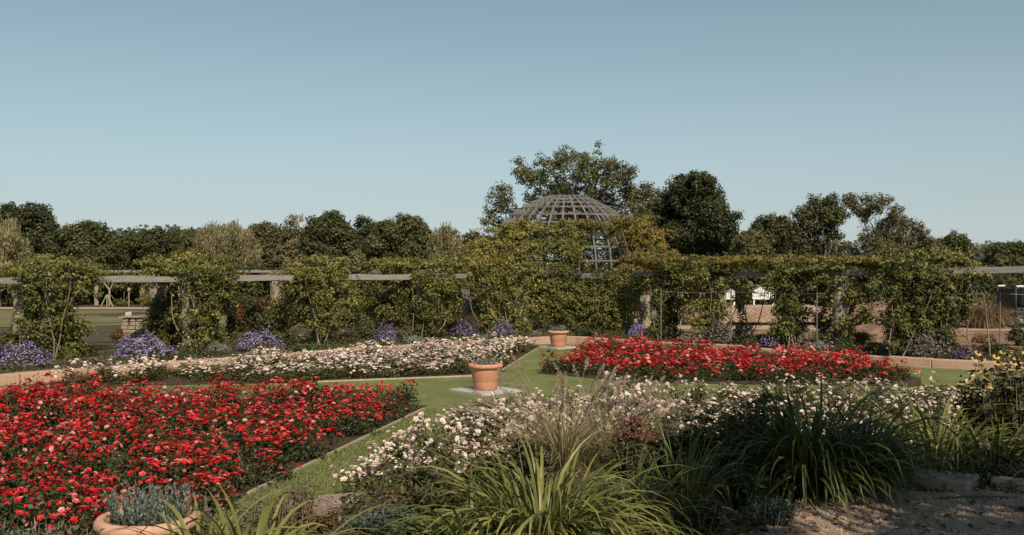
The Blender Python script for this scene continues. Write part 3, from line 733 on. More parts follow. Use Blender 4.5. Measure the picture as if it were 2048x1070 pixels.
vine('v', 'vine covering the front of the dome above the entrance', (1130,34.2), [
  (1090,470,44,24,D+1.6,.5,.08),(1140,470,34,22,D+1.5,.45,.1),(1100,515,46,30,D+1.0,.5,.05),(1135,515,34,24,D+1.0,.5,.02),(1110,574,45,18,D+.6,.5,.05),(1165,576,34,14,D+.6,.5,.05),(1130,600,44,34,D+.2,.5,.05),(1185,600,36,34,D+.2,.5,.02),
  (1110,640,36,26,D+.1,.4),(1160,635,30,24,D+.1,.4),(1215,625,36,38,D,.5,.05),(1060,455,26,10,D+1.9,.4,.1),(1172,530,8,14,D+1.0,.3,.1)], stems=12, cols=[1130,1090,1175,1225], 
  extra=('vine_gold', [(1165,446,30,8,D+1.9,.4,0),(1200,452,18,8,D+2.0,.4,0)]))
vine('v', 'golden autumn vine over the right shoulder of the dome', (1275,34.2), [
  (1262,470,26,26,D+2.2,.7,.1),(1285,500,34,30,D+1.8,.8,.1),(1265,535,30,24,D+.9,.6,.05),(1310,530,34,18,D+.8,.7,.05),(1248,446,24,14,D+2.4,.5,.1),(1275,445,18,10,D+2.5,.5,.1),(1282,462,30,18,D+2.2,.7,.1),(1305,487,28,22,D+1.9,.7,.1),(1328,512,24,14,D+1.2,.6,.05)], 'vine_gold', stems=7, cols=[], 
  extra=('vine', [(1255,590,26,38,D,.5,.05),(1300,565,38,22,D,.6,-.05),(1245,640,26,30,D-.1,.4,.05),(1295,520,30,20,D+1.5,.6,.1),(1240,565,22,20,D+.3,.4,0)]))
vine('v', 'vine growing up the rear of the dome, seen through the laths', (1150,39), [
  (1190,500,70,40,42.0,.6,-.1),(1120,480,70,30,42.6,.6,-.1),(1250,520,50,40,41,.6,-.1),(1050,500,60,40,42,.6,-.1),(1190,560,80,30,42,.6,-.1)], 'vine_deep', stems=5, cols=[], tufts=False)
D = 31.3
vine('v', 'dark green vine around the first pillars right of the dome', (1330,31.4), [
  (1335,565,34,24,D,.6,0),(1325,605,22,40,D+1,.5,-.1),(1345,620,24,36,D,.4,0),(1335,655,28,24,D-.2,.4,.05),(1370,590,24,24,D+.3,.5,0)], 'vine_deep', stems=6)
D = 29.8
vine('v', 'olive vine column standing left of a white bench', (1425,29.8), [
  (1395,560,42,24,D,.6,.05),(1380,610,32,40,D+.2,.5,.1),(1410,620,30,38,D,.45,.1),(1400,655,36,24,D-.2,.4,.1),(1435,575,26,14,D,.5,.05),(1486,600,15,28,D,.3,.1),(1484,652,17,24,D-.1,.3,.05)], stems=7)
D = 27.6
vine('v', 'vine column between the white bench and the bare stone pillar', (1580,27.6), [
  (1580,556,46,20,D,.6,-.1),(1565,595,28,28,D,.45,0),(1600,590,28,28,D,.45,-.05),(1580,630,36,30,D,.45,.05),(1590,665,32,20,D-.2,.4,.05),(1560,660,20,22,D-.2,.35,.1)], 'vine', stems=6)
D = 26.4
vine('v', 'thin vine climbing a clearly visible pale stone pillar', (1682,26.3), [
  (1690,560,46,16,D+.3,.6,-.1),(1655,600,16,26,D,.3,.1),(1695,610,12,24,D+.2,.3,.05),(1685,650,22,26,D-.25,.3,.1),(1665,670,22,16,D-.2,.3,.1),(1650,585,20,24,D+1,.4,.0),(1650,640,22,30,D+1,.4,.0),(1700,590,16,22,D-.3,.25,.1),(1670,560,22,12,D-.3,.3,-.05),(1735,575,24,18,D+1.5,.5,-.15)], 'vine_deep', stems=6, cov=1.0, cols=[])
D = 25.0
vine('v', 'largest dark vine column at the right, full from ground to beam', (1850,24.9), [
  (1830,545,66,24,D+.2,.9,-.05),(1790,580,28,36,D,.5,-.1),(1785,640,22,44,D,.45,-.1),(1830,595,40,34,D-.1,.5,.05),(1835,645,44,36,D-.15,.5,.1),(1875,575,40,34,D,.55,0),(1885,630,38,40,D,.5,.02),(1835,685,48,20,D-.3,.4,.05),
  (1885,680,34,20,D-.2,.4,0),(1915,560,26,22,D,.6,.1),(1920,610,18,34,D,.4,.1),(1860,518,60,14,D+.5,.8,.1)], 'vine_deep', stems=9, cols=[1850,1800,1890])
D = 28.0
vine('v', 'golden vine mat lying along the top of the right beams', (1500,29.2), [
(1350,524,40,13,31.0,.9,.05),(1400,527,40,15,30.2,.9,.0),(1450,523,40,12,29.6,.9,.1),(1510,521,40,11,28.8,.8,.05),(1560,524,36,14,28.0,.9,0),(1620,521,40,11,27.4,.8,0),(1690,520,40,10,26.6,.8,.05),(1745,523,34,11,26,.8,.05),(1300,522,30,14,32,.9,.0)], 'vine_gold', stems=4, cols=[], tufts=False,
  extra=('vine', [(1350,542,38,16,30.9,.7,-.1),(1410,545,34,16,29.9,.7,-.1),(1445,538,22,12,29.4,.6,-.1),(1580,542,44,16,27.5,.7,-.1),(1540,534,40,9,28.3,.6,0),(1655,534,30,9,26.6,.6,0),(1620,540,26,12,27,.6,-.1),(1760,538,30,14,25.8,.6,-.1)]))
vine('v', 'vine drooping over the outer pergola end at the far right', (1960,24.4), [
  (1945,545,22,12,24.6,.5,.1),(1925,530,25,12,24.8,.5,.1)], 'vine', stems=2, cols=[])

# ------------------------------------------------------------------ border plants between wall and pergola
def dome_points(n, rx, ry, h):
    u = unit(R.normal(size=(n,3))); u[:,2] = np.abs(u[:,2]); lump = 1+.12*np.sin(u[:,0]*7+u[:,1]*5)+R.normal(0,.05,n)
    return u*np.array([rx, ry, h])*lump[:,None], u
def gpt(px, d, dz=0.0):
    d = SD(d); x = (px-CX)/FPX*d; return np.array([x, d, float(hgt(x, d))+dz])
def aster(px, d, w, h, label, mat='purple', n=None, t=0.0):
    g = gpt(px, d, -.01); d = SD(d); rx = w/FPX*d/2; hh = h/FPX*d; rt = empty('aster_bush', g, R.random()*6 if w < 80 else 0, label, 'aster', 'aster bushes in the border')
    ry = max(.3, rx*.7)
    P, u = dome_points(int(1500*rx*2), rx*.92, ry*.92, hh*.88); P *= (.5+.5*R.random(len(P))**.4)[:,None]
    V, F = leaf_quads(P, u+R.normal(0,.6,u.shape), .045, .4); link('foliage', make_mesh('foliage', V, F, np.clip(R.normal(.4,.2,len(P)),0,1), M['mid']), rt)
    P, u = dome_points(int((n or 900)*rx*2), rx, ry, hh); ok = P[:,2] > hh*.18; P, u = P[ok], u[ok]
    V, F, T = petals(P, u*.7+np.array([0,-.15,.4])+R.normal(0,.35,u.shape), .021*(.7+.6*R.random(len(P))), np.clip(R.normal(.5+t,.22,len(P)),0,1), k=6, layers=((1.0,.3),), asp=.9)
    link('blossoms', make_mesh('blossoms', V, F, T, M[mat]), rt)
aster(45,21.8,105,50,'wide purple aster bush at the far left edge of the border')
aster(286,24.0,118,46,'widest purple aster bush, beyond a single white rose')
aster(518,26.3,92,40,'purple aster bush partly behind a small brown shrub')
aster(771,28.6,56,44,'rounded purple aster bush nearest the middle of the left wall')
aster(928,31.2,60,34,'purple aster bush before the dark archway')
aster(1003,31.6,54,34,'purple aster bush just left of the far pot')
aster(1276,31.4,50,28,'purple aster bush right of the dome')
aster(1541,27.4,38,32,'small purple aster bush below the second white bench')
aster(1436,29.0,74,42,'faded greyish aster bush below the fence post','faded',700)
aster(1855,24.3,95,50,'faded mauve aster bush at the foot of the largest vine','faded',520)
aster(1932,23.9,60,24,'low bluish aster clump close to the yellow coneflowers','purple',420,-.1)
aster(1655,26.2,60,24,'sparse lavender blue aster among silver foliage','faded',420,.15)

def shrub(name, px, d, w, h, mat, label, cat, size=.06, cov=1.0, ts=0.0, dep=None, zoff=0, group=None, stems=True):
    g = gpt(px, d); d = SD(d); rx = w/FPX*d/2; hh = h/FPX*d; rt = empty(name, g+np.array([0,0,-.02+zoff]), 0, label, cat, group)
    dp = dep or max(.3, rx*.75)
    B = []
    m = max(3, int(rx*6))
    for i in range(m):
        a = R.random()*6.28; q = math.sqrt(R.random())*.62
        r = hh*(.36+.2*R.random()); B.append((np.array([math.cos(a)*q*rx, math.sin(a)*q*dp, max(r*.7, hh*(1-q*.6)*.62*(.75+.35*R.random()))]), np.array([min(rx*.5, r*1.15), min(dp*.6, r*1.1), r*.75]), ts))
    link('foliage', leaf_mesh('foliage', B, size, M[mat], cov), rt)
    if stems:
        tb = [(np.array([[0,0,0], c*.5*np.array([1,1,1.2]), c]), [.012,.009,.005]) for c, r, t in B]
        V, F = tubes_np(tb, 5); link('stems', make_mesh('stems', V, F, None, M['bark']), rt)
    return rt
for a in [
 ('low_shrub',165,24.6,70,30,'brownleaf','russet low shrub right of the leftmost pillars','shrub',.07),
 ('low_shrub',20,24.5,110,62,'shadegreen','dull green shrub at the left edge behind the leftmost aster','shrub',.07),
 ('low_shrub',250,25.4,60,45,'mid','green shrub under the short stone pedestal','shrub',.06),
 ('silver_mound',205,23.3,70,16,'silver','pale silvery mound left of the widest aster','silver plant',.05),
 ('silver_mound',432,25.3,64,26,'silver','silvery cushion between the two left asters','silver plant',.05),
 ('silver_mound',385,24.6,80,14,'green','flat fresh green mat beside the widest aster','ground plant',.05),
 ('silver_mound',600,26.4,110,18,'green','flat green mat right of the brown shrub','ground plant',.05),
 ('low_shrub',518,25.4,44,28,'olive','small olive brown shrub in front of a purple aster','shrub',.05),
 ('low_shrub',575,28.6,46,36,'olive','tawny shrub at the foot of the third pillars','shrub',.06),
 ('low_shrub',470,28.5,40,80,'olive','upright tan shrub right of the second pillars','shrub',.07),
 ('low_shrub',512,31.5,60,95,'mid','tall dull green shrub seen between the second and third pillars','shrub',.09),
 ('low_shrub',500,34.5,90,85,'brownleaf','brownish shrub behind the pergola in the wide left gap','shrub',.10),
 ('low_shrub',560,34.5,80,60,'shadegreen','dark shrub behind the third pillars','shrub',.10),
 ('low_shrub',690,29.0,70,24,'shadegreen','low green plant between the third pillars and the round aster','shrub',.06),
 ('low_shrub',735,30.6,60,50,'mid','leafy green shrub behind the round aster','shrub',.08),
 ('silver_mound',825,28.9,60,22,'silver','silvery mound right of the round aster','silver plant',.05),
 ('low_shrub',810,29.7,44,38,'olive','olive shrub above the silvery mound','shrub',.06),
 ('low_shrub',880,30.8,54,28,'brownleaf','small tawny plant under the fourth pillars','shrub',.06),
 ('silver_mound',960,30.6,40,14,'silver','small silver plant between the two asters before the dome','silver plant',.05),
 ('silver_mound',1062,31.9,60,14,'silver','silver plant along the wall left of the far pot','silver plant',.05),
 ('silver_mound',1180,32.4,90,18,'green','green mat right of the far pot','ground plant',.05),
 ('low_shrub',1130,33.8,22,50,'lav','narrow pale dry plant rising behind the far pot','shrub',.05),
 ('low_shrub',1330,30.9,60,30,'mid','green shrub beside the aster right of the dome','shrub',.06),
 ('silver_mound',1375,29.4,62,20,'silver','silver cushion left of the faded aster','silver plant',.05),
 ('silver_mound',1490,28.2,70,22,'green','low green mat below the white benches','ground plant',.05),
 ('silver_mound',1625,26.2,84,26,'silver','broad silver cushion before the bare stone pillar','silver plant',.05),
 ('low_shrub',1690,25.4,76,28,'green','dark green clipped looking mound by the wall','shrub',.05),
 ('low_shrub',1745,25.2,46,30,'mid','loose green plant left of the largest vine','shrub',.06),
 ('low_shrub',1990,24.5,80,36,'shadegreen','dark shrub on the dug soil near the vehicle','shrub',.07),
 ('low_shrub',2040,28.0,50,60,'shadegreen','dark green bush below the parked vehicle','shrub',.08),
 ('low_shrub',120,31.5,80,50,'mid','dark bush behind the leftmost pillars','shrub',.09),
 ('low_shrub',60,32.5,90,55,'shadegreen','dusky bush on the meadow edge at the left','shrub',.09),
 ('low_shrub',320,31.0,60,58,'mid','bush right of the stone pedestal','shrub',.09),
 ('low_shrub',350,28.6,60,60,'shadegreen','deep green bush just left of the second pillars','shrub',.08),
 ('low_shrub',1955,25.4,90,24,'brownleaf','rusty weeds on the dug soil left of the dark shrub','shrub',.07),
 ('low_shrub',1965,29.5,110,20,'dry','straw coloured weeds on the dug soil','shrub',.08),
 ('low_shrub',1725,28.5,70,34,'brownleaf','rusty weeds in the gap right of the bare pillar','shrub',.07),
 ('low_shrub',1520,29.0,50,26,'brownleaf','rusty weeds under the right white bench','shrub',.07),
 ('low_shrub',1640,30.5,70,30,'dry','dry weeds behind the fence post near the bare pillar','shrub',.08),
 ('low_shrub',230,30.0,50,24,'brownleaf','rust coloured low plants left of the stone pedestal','shrub',.07),
]: shrub(*a)
# low mixed ground cover of the border
def cover():
    n = 42000; t = R.random(n); seg = np.array(BOUND[0:12]); P = catmull(seg, 10)
    L = np.r_[0, np.cumsum(np.linalg.norm(np.diff(P, axis=0), axis=1))]; s = t*L[-1]
    X = np.c_[np.interp(s, L, P[:,0]), np.interp(s, L, P[:,1])]; C = np.array([.3, 19.]); u = unit(X-C)
    w = .4+4.0*R.random(n)**1.2; X = X+u*w[:,None]
    nz = np.sin(X[:,0]*1.9)+np.sin(X[:,1]*2.3+X[:,0])+R.normal(0,.6,n); ok = nz > -.5; X = X[ok]; n = len(X)
    z = .20+.02+.10*R.random(n)*(1+.5*nz[ok]).clip(.2,1.8); Q = np.c_[X, z]
    V, F = leaf_quads(Q, np.array([0,-.2,1])+R.normal(0,.5,(n,3)), .07, .45)
    o = link('ground_cover', make_mesh('ground_cover', V, F, np.clip(R.normal(.45,.22,n)+.12*np.sin(X[:,0]*.9),0,1), M['mid'])); tag(o, 'low mixed ground cover of the border', 'ground cover', kind='stuff')
cover()

# stone pedestal on the meadow
rt = empty('stone_pedestal', gpt(270, 30.2), 0, 'short pale stacked stone pedestal seen between the left pillars', 'pedestal')
mb = MB(); z = 0
for i in range(6):
    h = .13
    for q in range(3):
        for w in (-1, 1): mb.box(((q-1)*.24+R.normal(0,.02), w*.13, z+h/2), (.22+R.normal(0,.02), .24, h-.015), R.normal(0,.06), .008)
    z += h
mb.build('stonework', M['stone'], rt, bevel=.015)
MB().box((0,0,z+.035), (.86,.62,.06), .02, .006).build('cap_stone', M['stone'], rt, bevel=.01)
MB().box((-.22,0,z+.13), (.2,.2,.13), .3, .01).build('loose_stone', M['slab'], rt, bevel=.02)

# wire fence behind the right arm
FP = [(1322,29.2),(1462,28.4),(1634,26.2),(1800,26.9),(2000,26.4),(2160,26.0)]
org = gpt(1462, 28.4); rt = empty('wire_fence', org, 0, 'thin grey wire fence on steel posts behind the right pergola arm', 'fence')
tops = []
for px, d in FP:
    g = gpt(px, d)-org; h = 2.08-.33
    MB().tube(np.array([[0,0,0],[0,0,h]]), .017, 8).build('post', M['metal'], rt, loc=g); tops.append(g+np.array([0,0,h-.05]))
for dz in (0,):
    tb = []
    for a, b in zip(tops[:-1], tops[1:]):
        t = np.linspace(0, 1, 8)[:,None]; P = a+(b-a)*t; P[:,2] += dz-.03*np.sin(t[:,0]*math.pi); tb.append((P, [.007 if dz == 0 else .002]*8))
    V, F = tubes_np(tb, 5); link('wire', make_mesh('wire', V, F, None, M['metal']), rt)

# white fan-backed benches beyond the fence
def bench(px, d, label, w, h=.98):
    rt = empty('garden_bench', gpt(px, d)+np.array([0,0,.62]), R.normal(0,.05)-.1, label, 'bench', 'white benches beyond the pergola')
    n = 11; mb = MB()
    for i in range(n):
        x = (i/(n-1)-.5)*w; t = h*(.72+.28*math.cos(x/w*2.4)); mb.box((x*.94, .22+.02, .42+(t-.42)/2), (w/n*.74, .03, t-.42))
    mb.build('backrest', M['whitepaint'], rt)
    mb = MB()
    for i in range(5): mb.box((0, -.22+i*.1, .42), (w*.98, .08, .03))
    mb.build('seat', M['whitepaint'], rt)
    for sx in (-1, 1):
        for sy in (-.2, .2): MB().box((sx*w*.44, sy, .2), (.06,.06,.41)).build('leg', M['whitepaint'], rt)
        MB().box((sx*w*.46, -.02, .62), (.07,.5,.035)).build('armrest', M['whitepaint'], rt)
bench(1452, 42, 'white slatted bench behind the fence, left one of the two', .85, .95)
bench(1527, 42, 'white slatted bench showing right beside the tall vine column', 1.0, .98)
for px, lab in ((1450,'low sandy bank carrying the left white bench'), (1530,'low sandy bank carrying the right white bench')):
    pass
sheet('bench_terrace', [(7.5,41.2),(14,41.2),(14,45),(7.5,45)], .955, M['dirt'])
rt = empty('bank_wall', (10.7,41.0,.34), 0, 'low earth coloured bank wall in front of the white benches', 'wall')
MB().box((0,0,.30), (6.6,.35,.63), 0, .03).build('bank_face', M['bank'], rt, bevel=.03)

# utility vehicle
def vehicle():
    g = gpt(2056, 37.5); rt = empty('utility_vehicle', g, math.radians(8), 'small white framed utility vehicle parked on soil at the right edge', 'utility vehicle')
    MB().box((.45,0,.52), (2.9,1.25,.36)).build('body', M['black'], rt, bevel=.05)
    MB().box((1.25,0,.84), (1.2,1.2,.26)).build('cargo_bed', M['metal'], rt, bevel=.03)
    for sx in (-.75, 1.35):
        for sy in (-.55, .55):
            w = empty('wheel', (sx, sy, .27)); w.parent = rt
            a = MB().lathe([(.13,-.1),(.24,-.1),(.27,-.07),(.27,.07),(.24,.1),(.13,.1)], k=24).build('tyre', M['black'], w, smooth=True); a.rotation_euler = (math.pi/2,0,0)
            a = MB().lathe([(0,-.075),(.13,-.085),(.135,-.04),(.135,.04),(.13,.085),(0,.075)], k=20).build('rim', M['metal'], w, smooth=True); a.rotation_euler = (math.pi/2,0,0)
    for sy in (-.58, .58):
        MB().tube(np.array([(-.98,sy,.30),(-.98,sy,1.70)]), .04, 8).build('front_post', M['black'], rt, smooth=True)
        P = catmull([(-.96,sy,1.72),(-.6,sy,1.72),(-.42,sy,1.66),(-.36,sy,1.45),(-.30,sy,1.1),(-.25,sy,.70)], 5)
        MB().tube(P, .045, 8).build('cab_frame', M['whitebody'], rt, smooth=True)
        MB().tube(np.array([(.55,sy,.68),(.55,sy,1.66)]), .04, 8).build('rear_pillar', M['whitebody'], rt, smooth=True)
        MB().tube(np.array([(.16,sy,.70),(.16,sy,1.69)]), .03, 8).build('door_pillar', M['whitebody'], rt, smooth=True)
        MB().box((.16,sy*.985,1.2), (.72,.012,.82)).build('side_window', M['glass'], rt)
    MB().box((-.0,0,1.73), (1.35,1.24,.05)).build('roof', M['black'], rt, bevel=.02)
    o = MB().box((0,0,0), (.014,1.05,.86)).build('windscreen', M['glass'], rt); o.location = (-.97,0,1.2); o.rotation_euler = (0,.02,0)
    MB().tube(np.array([(-1.12,-.5,.42),(-1.16,0,.42),(-1.12,.5,.42)]), .05, 8).build('bumper', M['metal'], rt, smooth=True)
    for sy in (-.42, .42): MB().lathe([(0,0),(.08,.0),(.085,.04),(0,.05)], k=16).build('headlight', M['whitepaint'], rt, loc=(-1.0,sy,.66), rot=(0,-math.pi/2,0))
    MB().box((.2,-.28,.86), (.5,.46,.14)).build('seat', M['whitebody'], rt, bevel=.04)
    MB().box((.44,-.28,1.13), (.1,.46,.46)).build('backrest', M['whitebody'], rt, bevel=.04)
vehicle()

def strawy(px, d, n, L, w, spread, arch, mat, label, cat, name='grass_clump', outr=.2, dz=0, segs=6):
    rt = empty(name, gpt(px, d, dz), 0, label, cat)
    V, F, T = blades((0,0,0), n, L, w, spread, arch, segs, outr=outr); link('blades', make_mesh('blades', V, F, T, M[mat]), rt); return rt
strawy(1965, 37.0, 1500, 1.35, .018, 55, 1.1, 'dry', 'mop of dry straw coloured grass beside the parked vehicle', 'dry grass', outr=.5)
strawy(1990, 38.5, 900, 1.2, .018, 55, 1.0, 'dry', 'smaller straw tussock right behind the dry grass mop', 'dry grass', outr=.5)
strawy(920, 32.2, 500, 1.0, .02, 40, .9, 'dry', 'buff coloured ornamental grass left of the dark archway', 'dry grass')
strawy(1655, 40.0, 700, .7, .02, 60, .9, 'dry', 'low dry grass strip beyond the stone pillar', 'dry grass', outr=1.0)

# ------------------------------------------------------------------ trees
def limb(a, b, bend):
    a = np.asarray(a, float); b = np.asarray(b, float); L = np.linalg.norm(b-a)
    m1 = a+(b-a)*.35+np.array([0,0,.10*L])+R.normal(0, bend*L, 3); m2 = a+(b-a)*.7+np.array([0,0,.06*L])+R.normal(0, bend*L, 3)
    return catmull([a, m1, m2, b], 4)
def tree(name, label, d, base_px, clumps, mat, leaf=.24, cov=.8, trunk_r=.28, fork=.45, bark='bark', dep=.55, sub=.40, cat='tree', group='trees behind the pergola', gz=GZ, lean=None, droop=0, asp=.62, dscale=1.0, thick=.25, limbs=22, hang=False):
    """clumps (px, py, r_px[, tint]) spread in depth round the trunk"""
    X0 = (base_px-CX)/FPX*d; b0 = np.array([X0, d, gz]); rt = empty(name, b0, 0, label, cat, group)
    xs = [c[0] for c in clumps]; half = (max(xs)-min(xs))/2/FPX*d+.5
    B = []; top = max(EYE-(c[1]-HY)/FPX*d for c in clumps)-gz
    for c in clumps:
        p = pt(c[0], c[1], d)-b0; r = c[2]/FPX*d; k = math.sqrt(max(0.04, 1-min(1, abs(p[0])/half)**2))
        p[1] = R.uniform(-1, 1)*half*dep*k*dscale
        B.append((p, np.array([r*1.08, r*1.05, r*.92]), c[3] if len(c) > 3 else 0.0))
    leaf *= .82; Pc, Nc, Tc = cloud(B, leaf, cov*1.3, sub=sub, rnd=.8, droop=droop, asp=asp)
    V, F = leaf_quads(Pc, Nc, leaf*(1.5 if hang else 1), asp*(.5 if hang else 1), along=(R.normal(0,.25,Pc.shape)+np.array([0,0,-1.0])) if hang else None)
    link('crown', make_mesh('crown', V, F, Tc, M[mat]), rt)
    fk = np.array([0 if lean is None else lean/FPX*d, 0, top*fork]); tb = []
    P = catmull([(0,0,-.3), fk*.5+R.normal(0,.06,3)*np.array([1,1,0]), fk], 5); tb.append((P, np.linspace(trunk_r*1.15, trunk_r*.72, len(P))))
    Bs = sorted(B, key=lambda q: -q[1][0])[:limbs]
    for c, r, t in Bs:
        s = fk*(.8+.2*R.random()); Q = limb(s, s+(c-s)*.9, .05); tb.append((Q, np.linspace(trunk_r*.26, trunk_r*.05, len(Q))))
        for q in range(3):
            e = c+unit(R.normal(size=3))*r*.8; Q2 = np.array([c, (c+e)/2+R.normal(0,.08,3), e]); tb.append((Q2, [trunk_r*.05, trunk_r*.035, trunk_r*.02]))
    V, F = tubes_np(tb, 7); link('trunk', make_mesh('trunk', V, F, None, M[bark], True), rt)
    return rt
def fill(x0, x1, top, bot, rad, n, prof=1.0, ts=0.0, seed=None):
    """clumps for a rounded crown between x0..x1, top..bottom (photo measure)"""
    cx, hw = (x0+x1)/2, (x1-x0)/2; out = []; pw = 2.6; ph = R.random()*6.28; rad *= .95; n = int(n*1.5)
    for i in range(n):
        for _ in range(20):
            u, v = R.uniform(-1,1), R.uniform(0,1)
            lim = (1-abs(u)**pw)**(1/pw)*prof*(1+.06*math.sin(u*5.1+ph)+.05*math.sin(u*11+ph*2))
            if v < lim+.02: break
        r = rad*(.75+.5*R.random()); out.append((cx+u*(hw-r*.6), bot-(bot-top-r*.8)*v, r, ts+R.normal(0,.06)))
    m = max(6, int(n*.55))
    for i in range(m):     # rim clumps keep the outline
        u = -1+2*(i+.5)/m; lim = (1-abs(u)**pw)**(1/pw)*(1+.06*math.sin(u*5.1+ph)+.05*math.sin(u*11+ph*2)); r = rad*(.4+.6*R.random())
        out.append((cx+u*(hw-r*.5), bot-(bot-top-r*.7)*lim*R.uniform(.82,1.0), r, ts+R.normal(0,.06)))
    for i in range(int(m*.9)):     # small ragged tufts beyond the rim
        u = R.uniform(-1, 1); lim = (1-abs(u)**pw)**(1/pw); r = rad*R.uniform(.2,.42)
        out.append((cx+u*hw*.98, bot-(bot-top)*lim*R.uniform(.93,1.08), r, ts+R.normal(0,.06)))
    return out

OAK = [(1002,392,22),(985,415,18),(1015,412,22),(975,440,12),(995,440,15),(1008,378,12),(1050,338,20),(1036,325,10),(1068,352,24),(1090,372,22),(1050,362,16),(1100,345,22),(1128,322,20),(1136,305,12),(1155,322,16),(1150,350,26),
 (1125,362,24),(1172,352,20),(1165,335,14),(1110,385,22),(1140,385,24),(1175,380,20),(1205,318,14),(1212,338,22),(1228,352,20),(1215,372,22),(1245,372,22),(1250,350,14),(1262,388,20),(1195,360,14),(1235,398,22),(1275,380,16),(1290,392,16),(1268,412,22),(1200,395,18),(1290,420,18),(1240,425,20),(1160,405,20),(1120,405,20),(1150,430,26),(1190,425,26),(1230,445,26),(1110,435,24),(1270,450,24),(1180,455,28),(1140,465,26),(1090,460,20),(1230,480,28),(1190,300,6),(1080,330,10),(1180,335,18),(1192,345,18),(1258,345,14),(1300,375,16),(1282,400,20),(1300,400,18),(1225,330,14),(1115,325,14),(1060,395,14),(1040,355,12),(1250,440,24),(1290,445,22),(1080,405,18),(1100,415,20),(1130,418,20),(1185,408,20),(1210,415,20),(1060,425,18),(1165,425,22)]
for c in list(OAK):
    a = R.random()*6.28; OAK.append((c[0]+c[2]*math.cos(a)*1.05, c[1]-c[2]*math.sin(a)*1.05, c[2]*R.uniform(.25,.4), R.normal(0,.08)))
tree('oak_tree', 'tall open oak with sky showing through its crown above the dome', 64, 1150, OAK, 'oak', leaf=.20, cov=.46, trunk_r=.42, fork=.5, dep=.6, sub=.45, limbs=41)
DENSE = [(1385,365,20),(1350,378,22),(1328,398,24),(1310,420,20),(1360,405,30),(1395,392,28),(1425,392,20),(1412,375,16),(1438,415,20),(1442,445,25),(1402,430,35),(1355,442,35),(1312,452,24),(1450,475,22),(1420,472,32),(1370,480,32),(1320,485,26),(1292,440,16),(1466,490,14),(1300,480,20),(1400,500,30),(1345,500,28),(1440,500,24),(1374,356,12),(1458,460,14),(1330,430,26),(1282,462,20),(1275,490,20),(1296,460,22),(1455,440,16),(1462,475,18),(1445,470,26),(1380,425,34),(1345,470,30),(1400,455,34),(1395,375,20),(1365,385,24),(1420,505,30),(1475,505,16)]
for c in list(DENSE):
    for q in range(2):
        a = R.random()*6.28; DENSE.append((c[0]+c[2]*math.cos(a)*1.0, c[1]-c[2]*math.sin(a)*1.0, c[2]*R.uniform(.22,.42), R.normal(0,.08)))
tree('broadleaf_tree', 'dense rounded dark green tree right of the dome', 74, 1375, DENSE, 'dark', leaf=.22, cov=.9, trunk_r=.3, fork=.35, dep=.8)
tree('leaning_tree', 'dark leaning tree with a pale slanting trunk on the right', 56, 1672, [(1640,412,22),(1662,418,20),(1615,428,20),(1630,450,24),(1655,445,20),(1612,470,22),(1640,478,22),(1600,455,16),(1668,440,14),(1655,400,10),(1625,400,10),(1595,490,20),(1640,500,18),(1665,470,14),(1600,430,14),(1590,475,18),(1580,500,18),(1660,500,18),(1690,490,16),(1605,500,20),(1625,435,20),(1648,430,18),(1670,430,14)], 'mid', leaf=.16, cov=.8, trunk_r=.15, fork=.45, lean=-26, bark='barkpale')
tree('spreading_tree', 'airy light limbed tree with gaps of sky on the right', 57, 1760, [(1692,402,14),(1712,398,15),(1735,405,17),(1758,412,16),(1700,418,12),(1720,428,10),(1745,430,16),(1775,425,15),(1790,440,15),(1765,455,18),(1740,468,16),(1785,470,20),(1760,490,20),(1735,495,14),(1805,455,14),(1728,418,14),(1752,420,14),(1780,445,16),(1715,485,16),(1750,475,18),(1795,490,18),(1770,400,10),(1742,396,10),(1715,500,16)], 'olive', leaf=.15, cov=.55, trunk_r=.16, fork=.5, bark='barkpale', sub=.5)
tree('spreading_tree', 'feathery olive tree sloping down at the right of the airy one', 60, 1815, [(1805,440,14),(1820,455,16),(1832,470,16),(1800,475,18),(1845,485,15),(1820,495,20),(1790,500,16),(1860,500,14)], 'olive', leaf=.15, cov=.75, trunk_r=.14, fork=.4)
tree('broadleaf_tree', 'low dark tree between the dense tree and the leaning tree', 66, 1545, fill(1494,1600,437,520,17,22), 'mid', leaf=.2, cov=.9, trunk_r=.2)
tree('broadleaf_tree', 'pale bushy tree just right of the dense tree', 60, 1500, fill(1466,1540,465,525,14,14), 'olive', leaf=.18, cov=.9, trunk_r=.15)
tree('broadleaf_tree', 'small round dark tree near the right end', 75, 1905, fill(1870,1942,470,528,14,16), 'mid', leaf=.2, cov=1.0, trunk_r=.2)
tree('broadleaf_tree', 'bushy olive tree at the right edge', 62, 2022, fill(1975,2075,486,540,15,18), 'mid', leaf=.18, cov=1.0, trunk_r=.2)
tree('broadleaf_tree', 'tan leaved bushy tree left of the small round tree', 58, 1868, fill(1835,1900,482,540,13,14), 'olive', leaf=.17, cov=.9, trunk_r=.16)
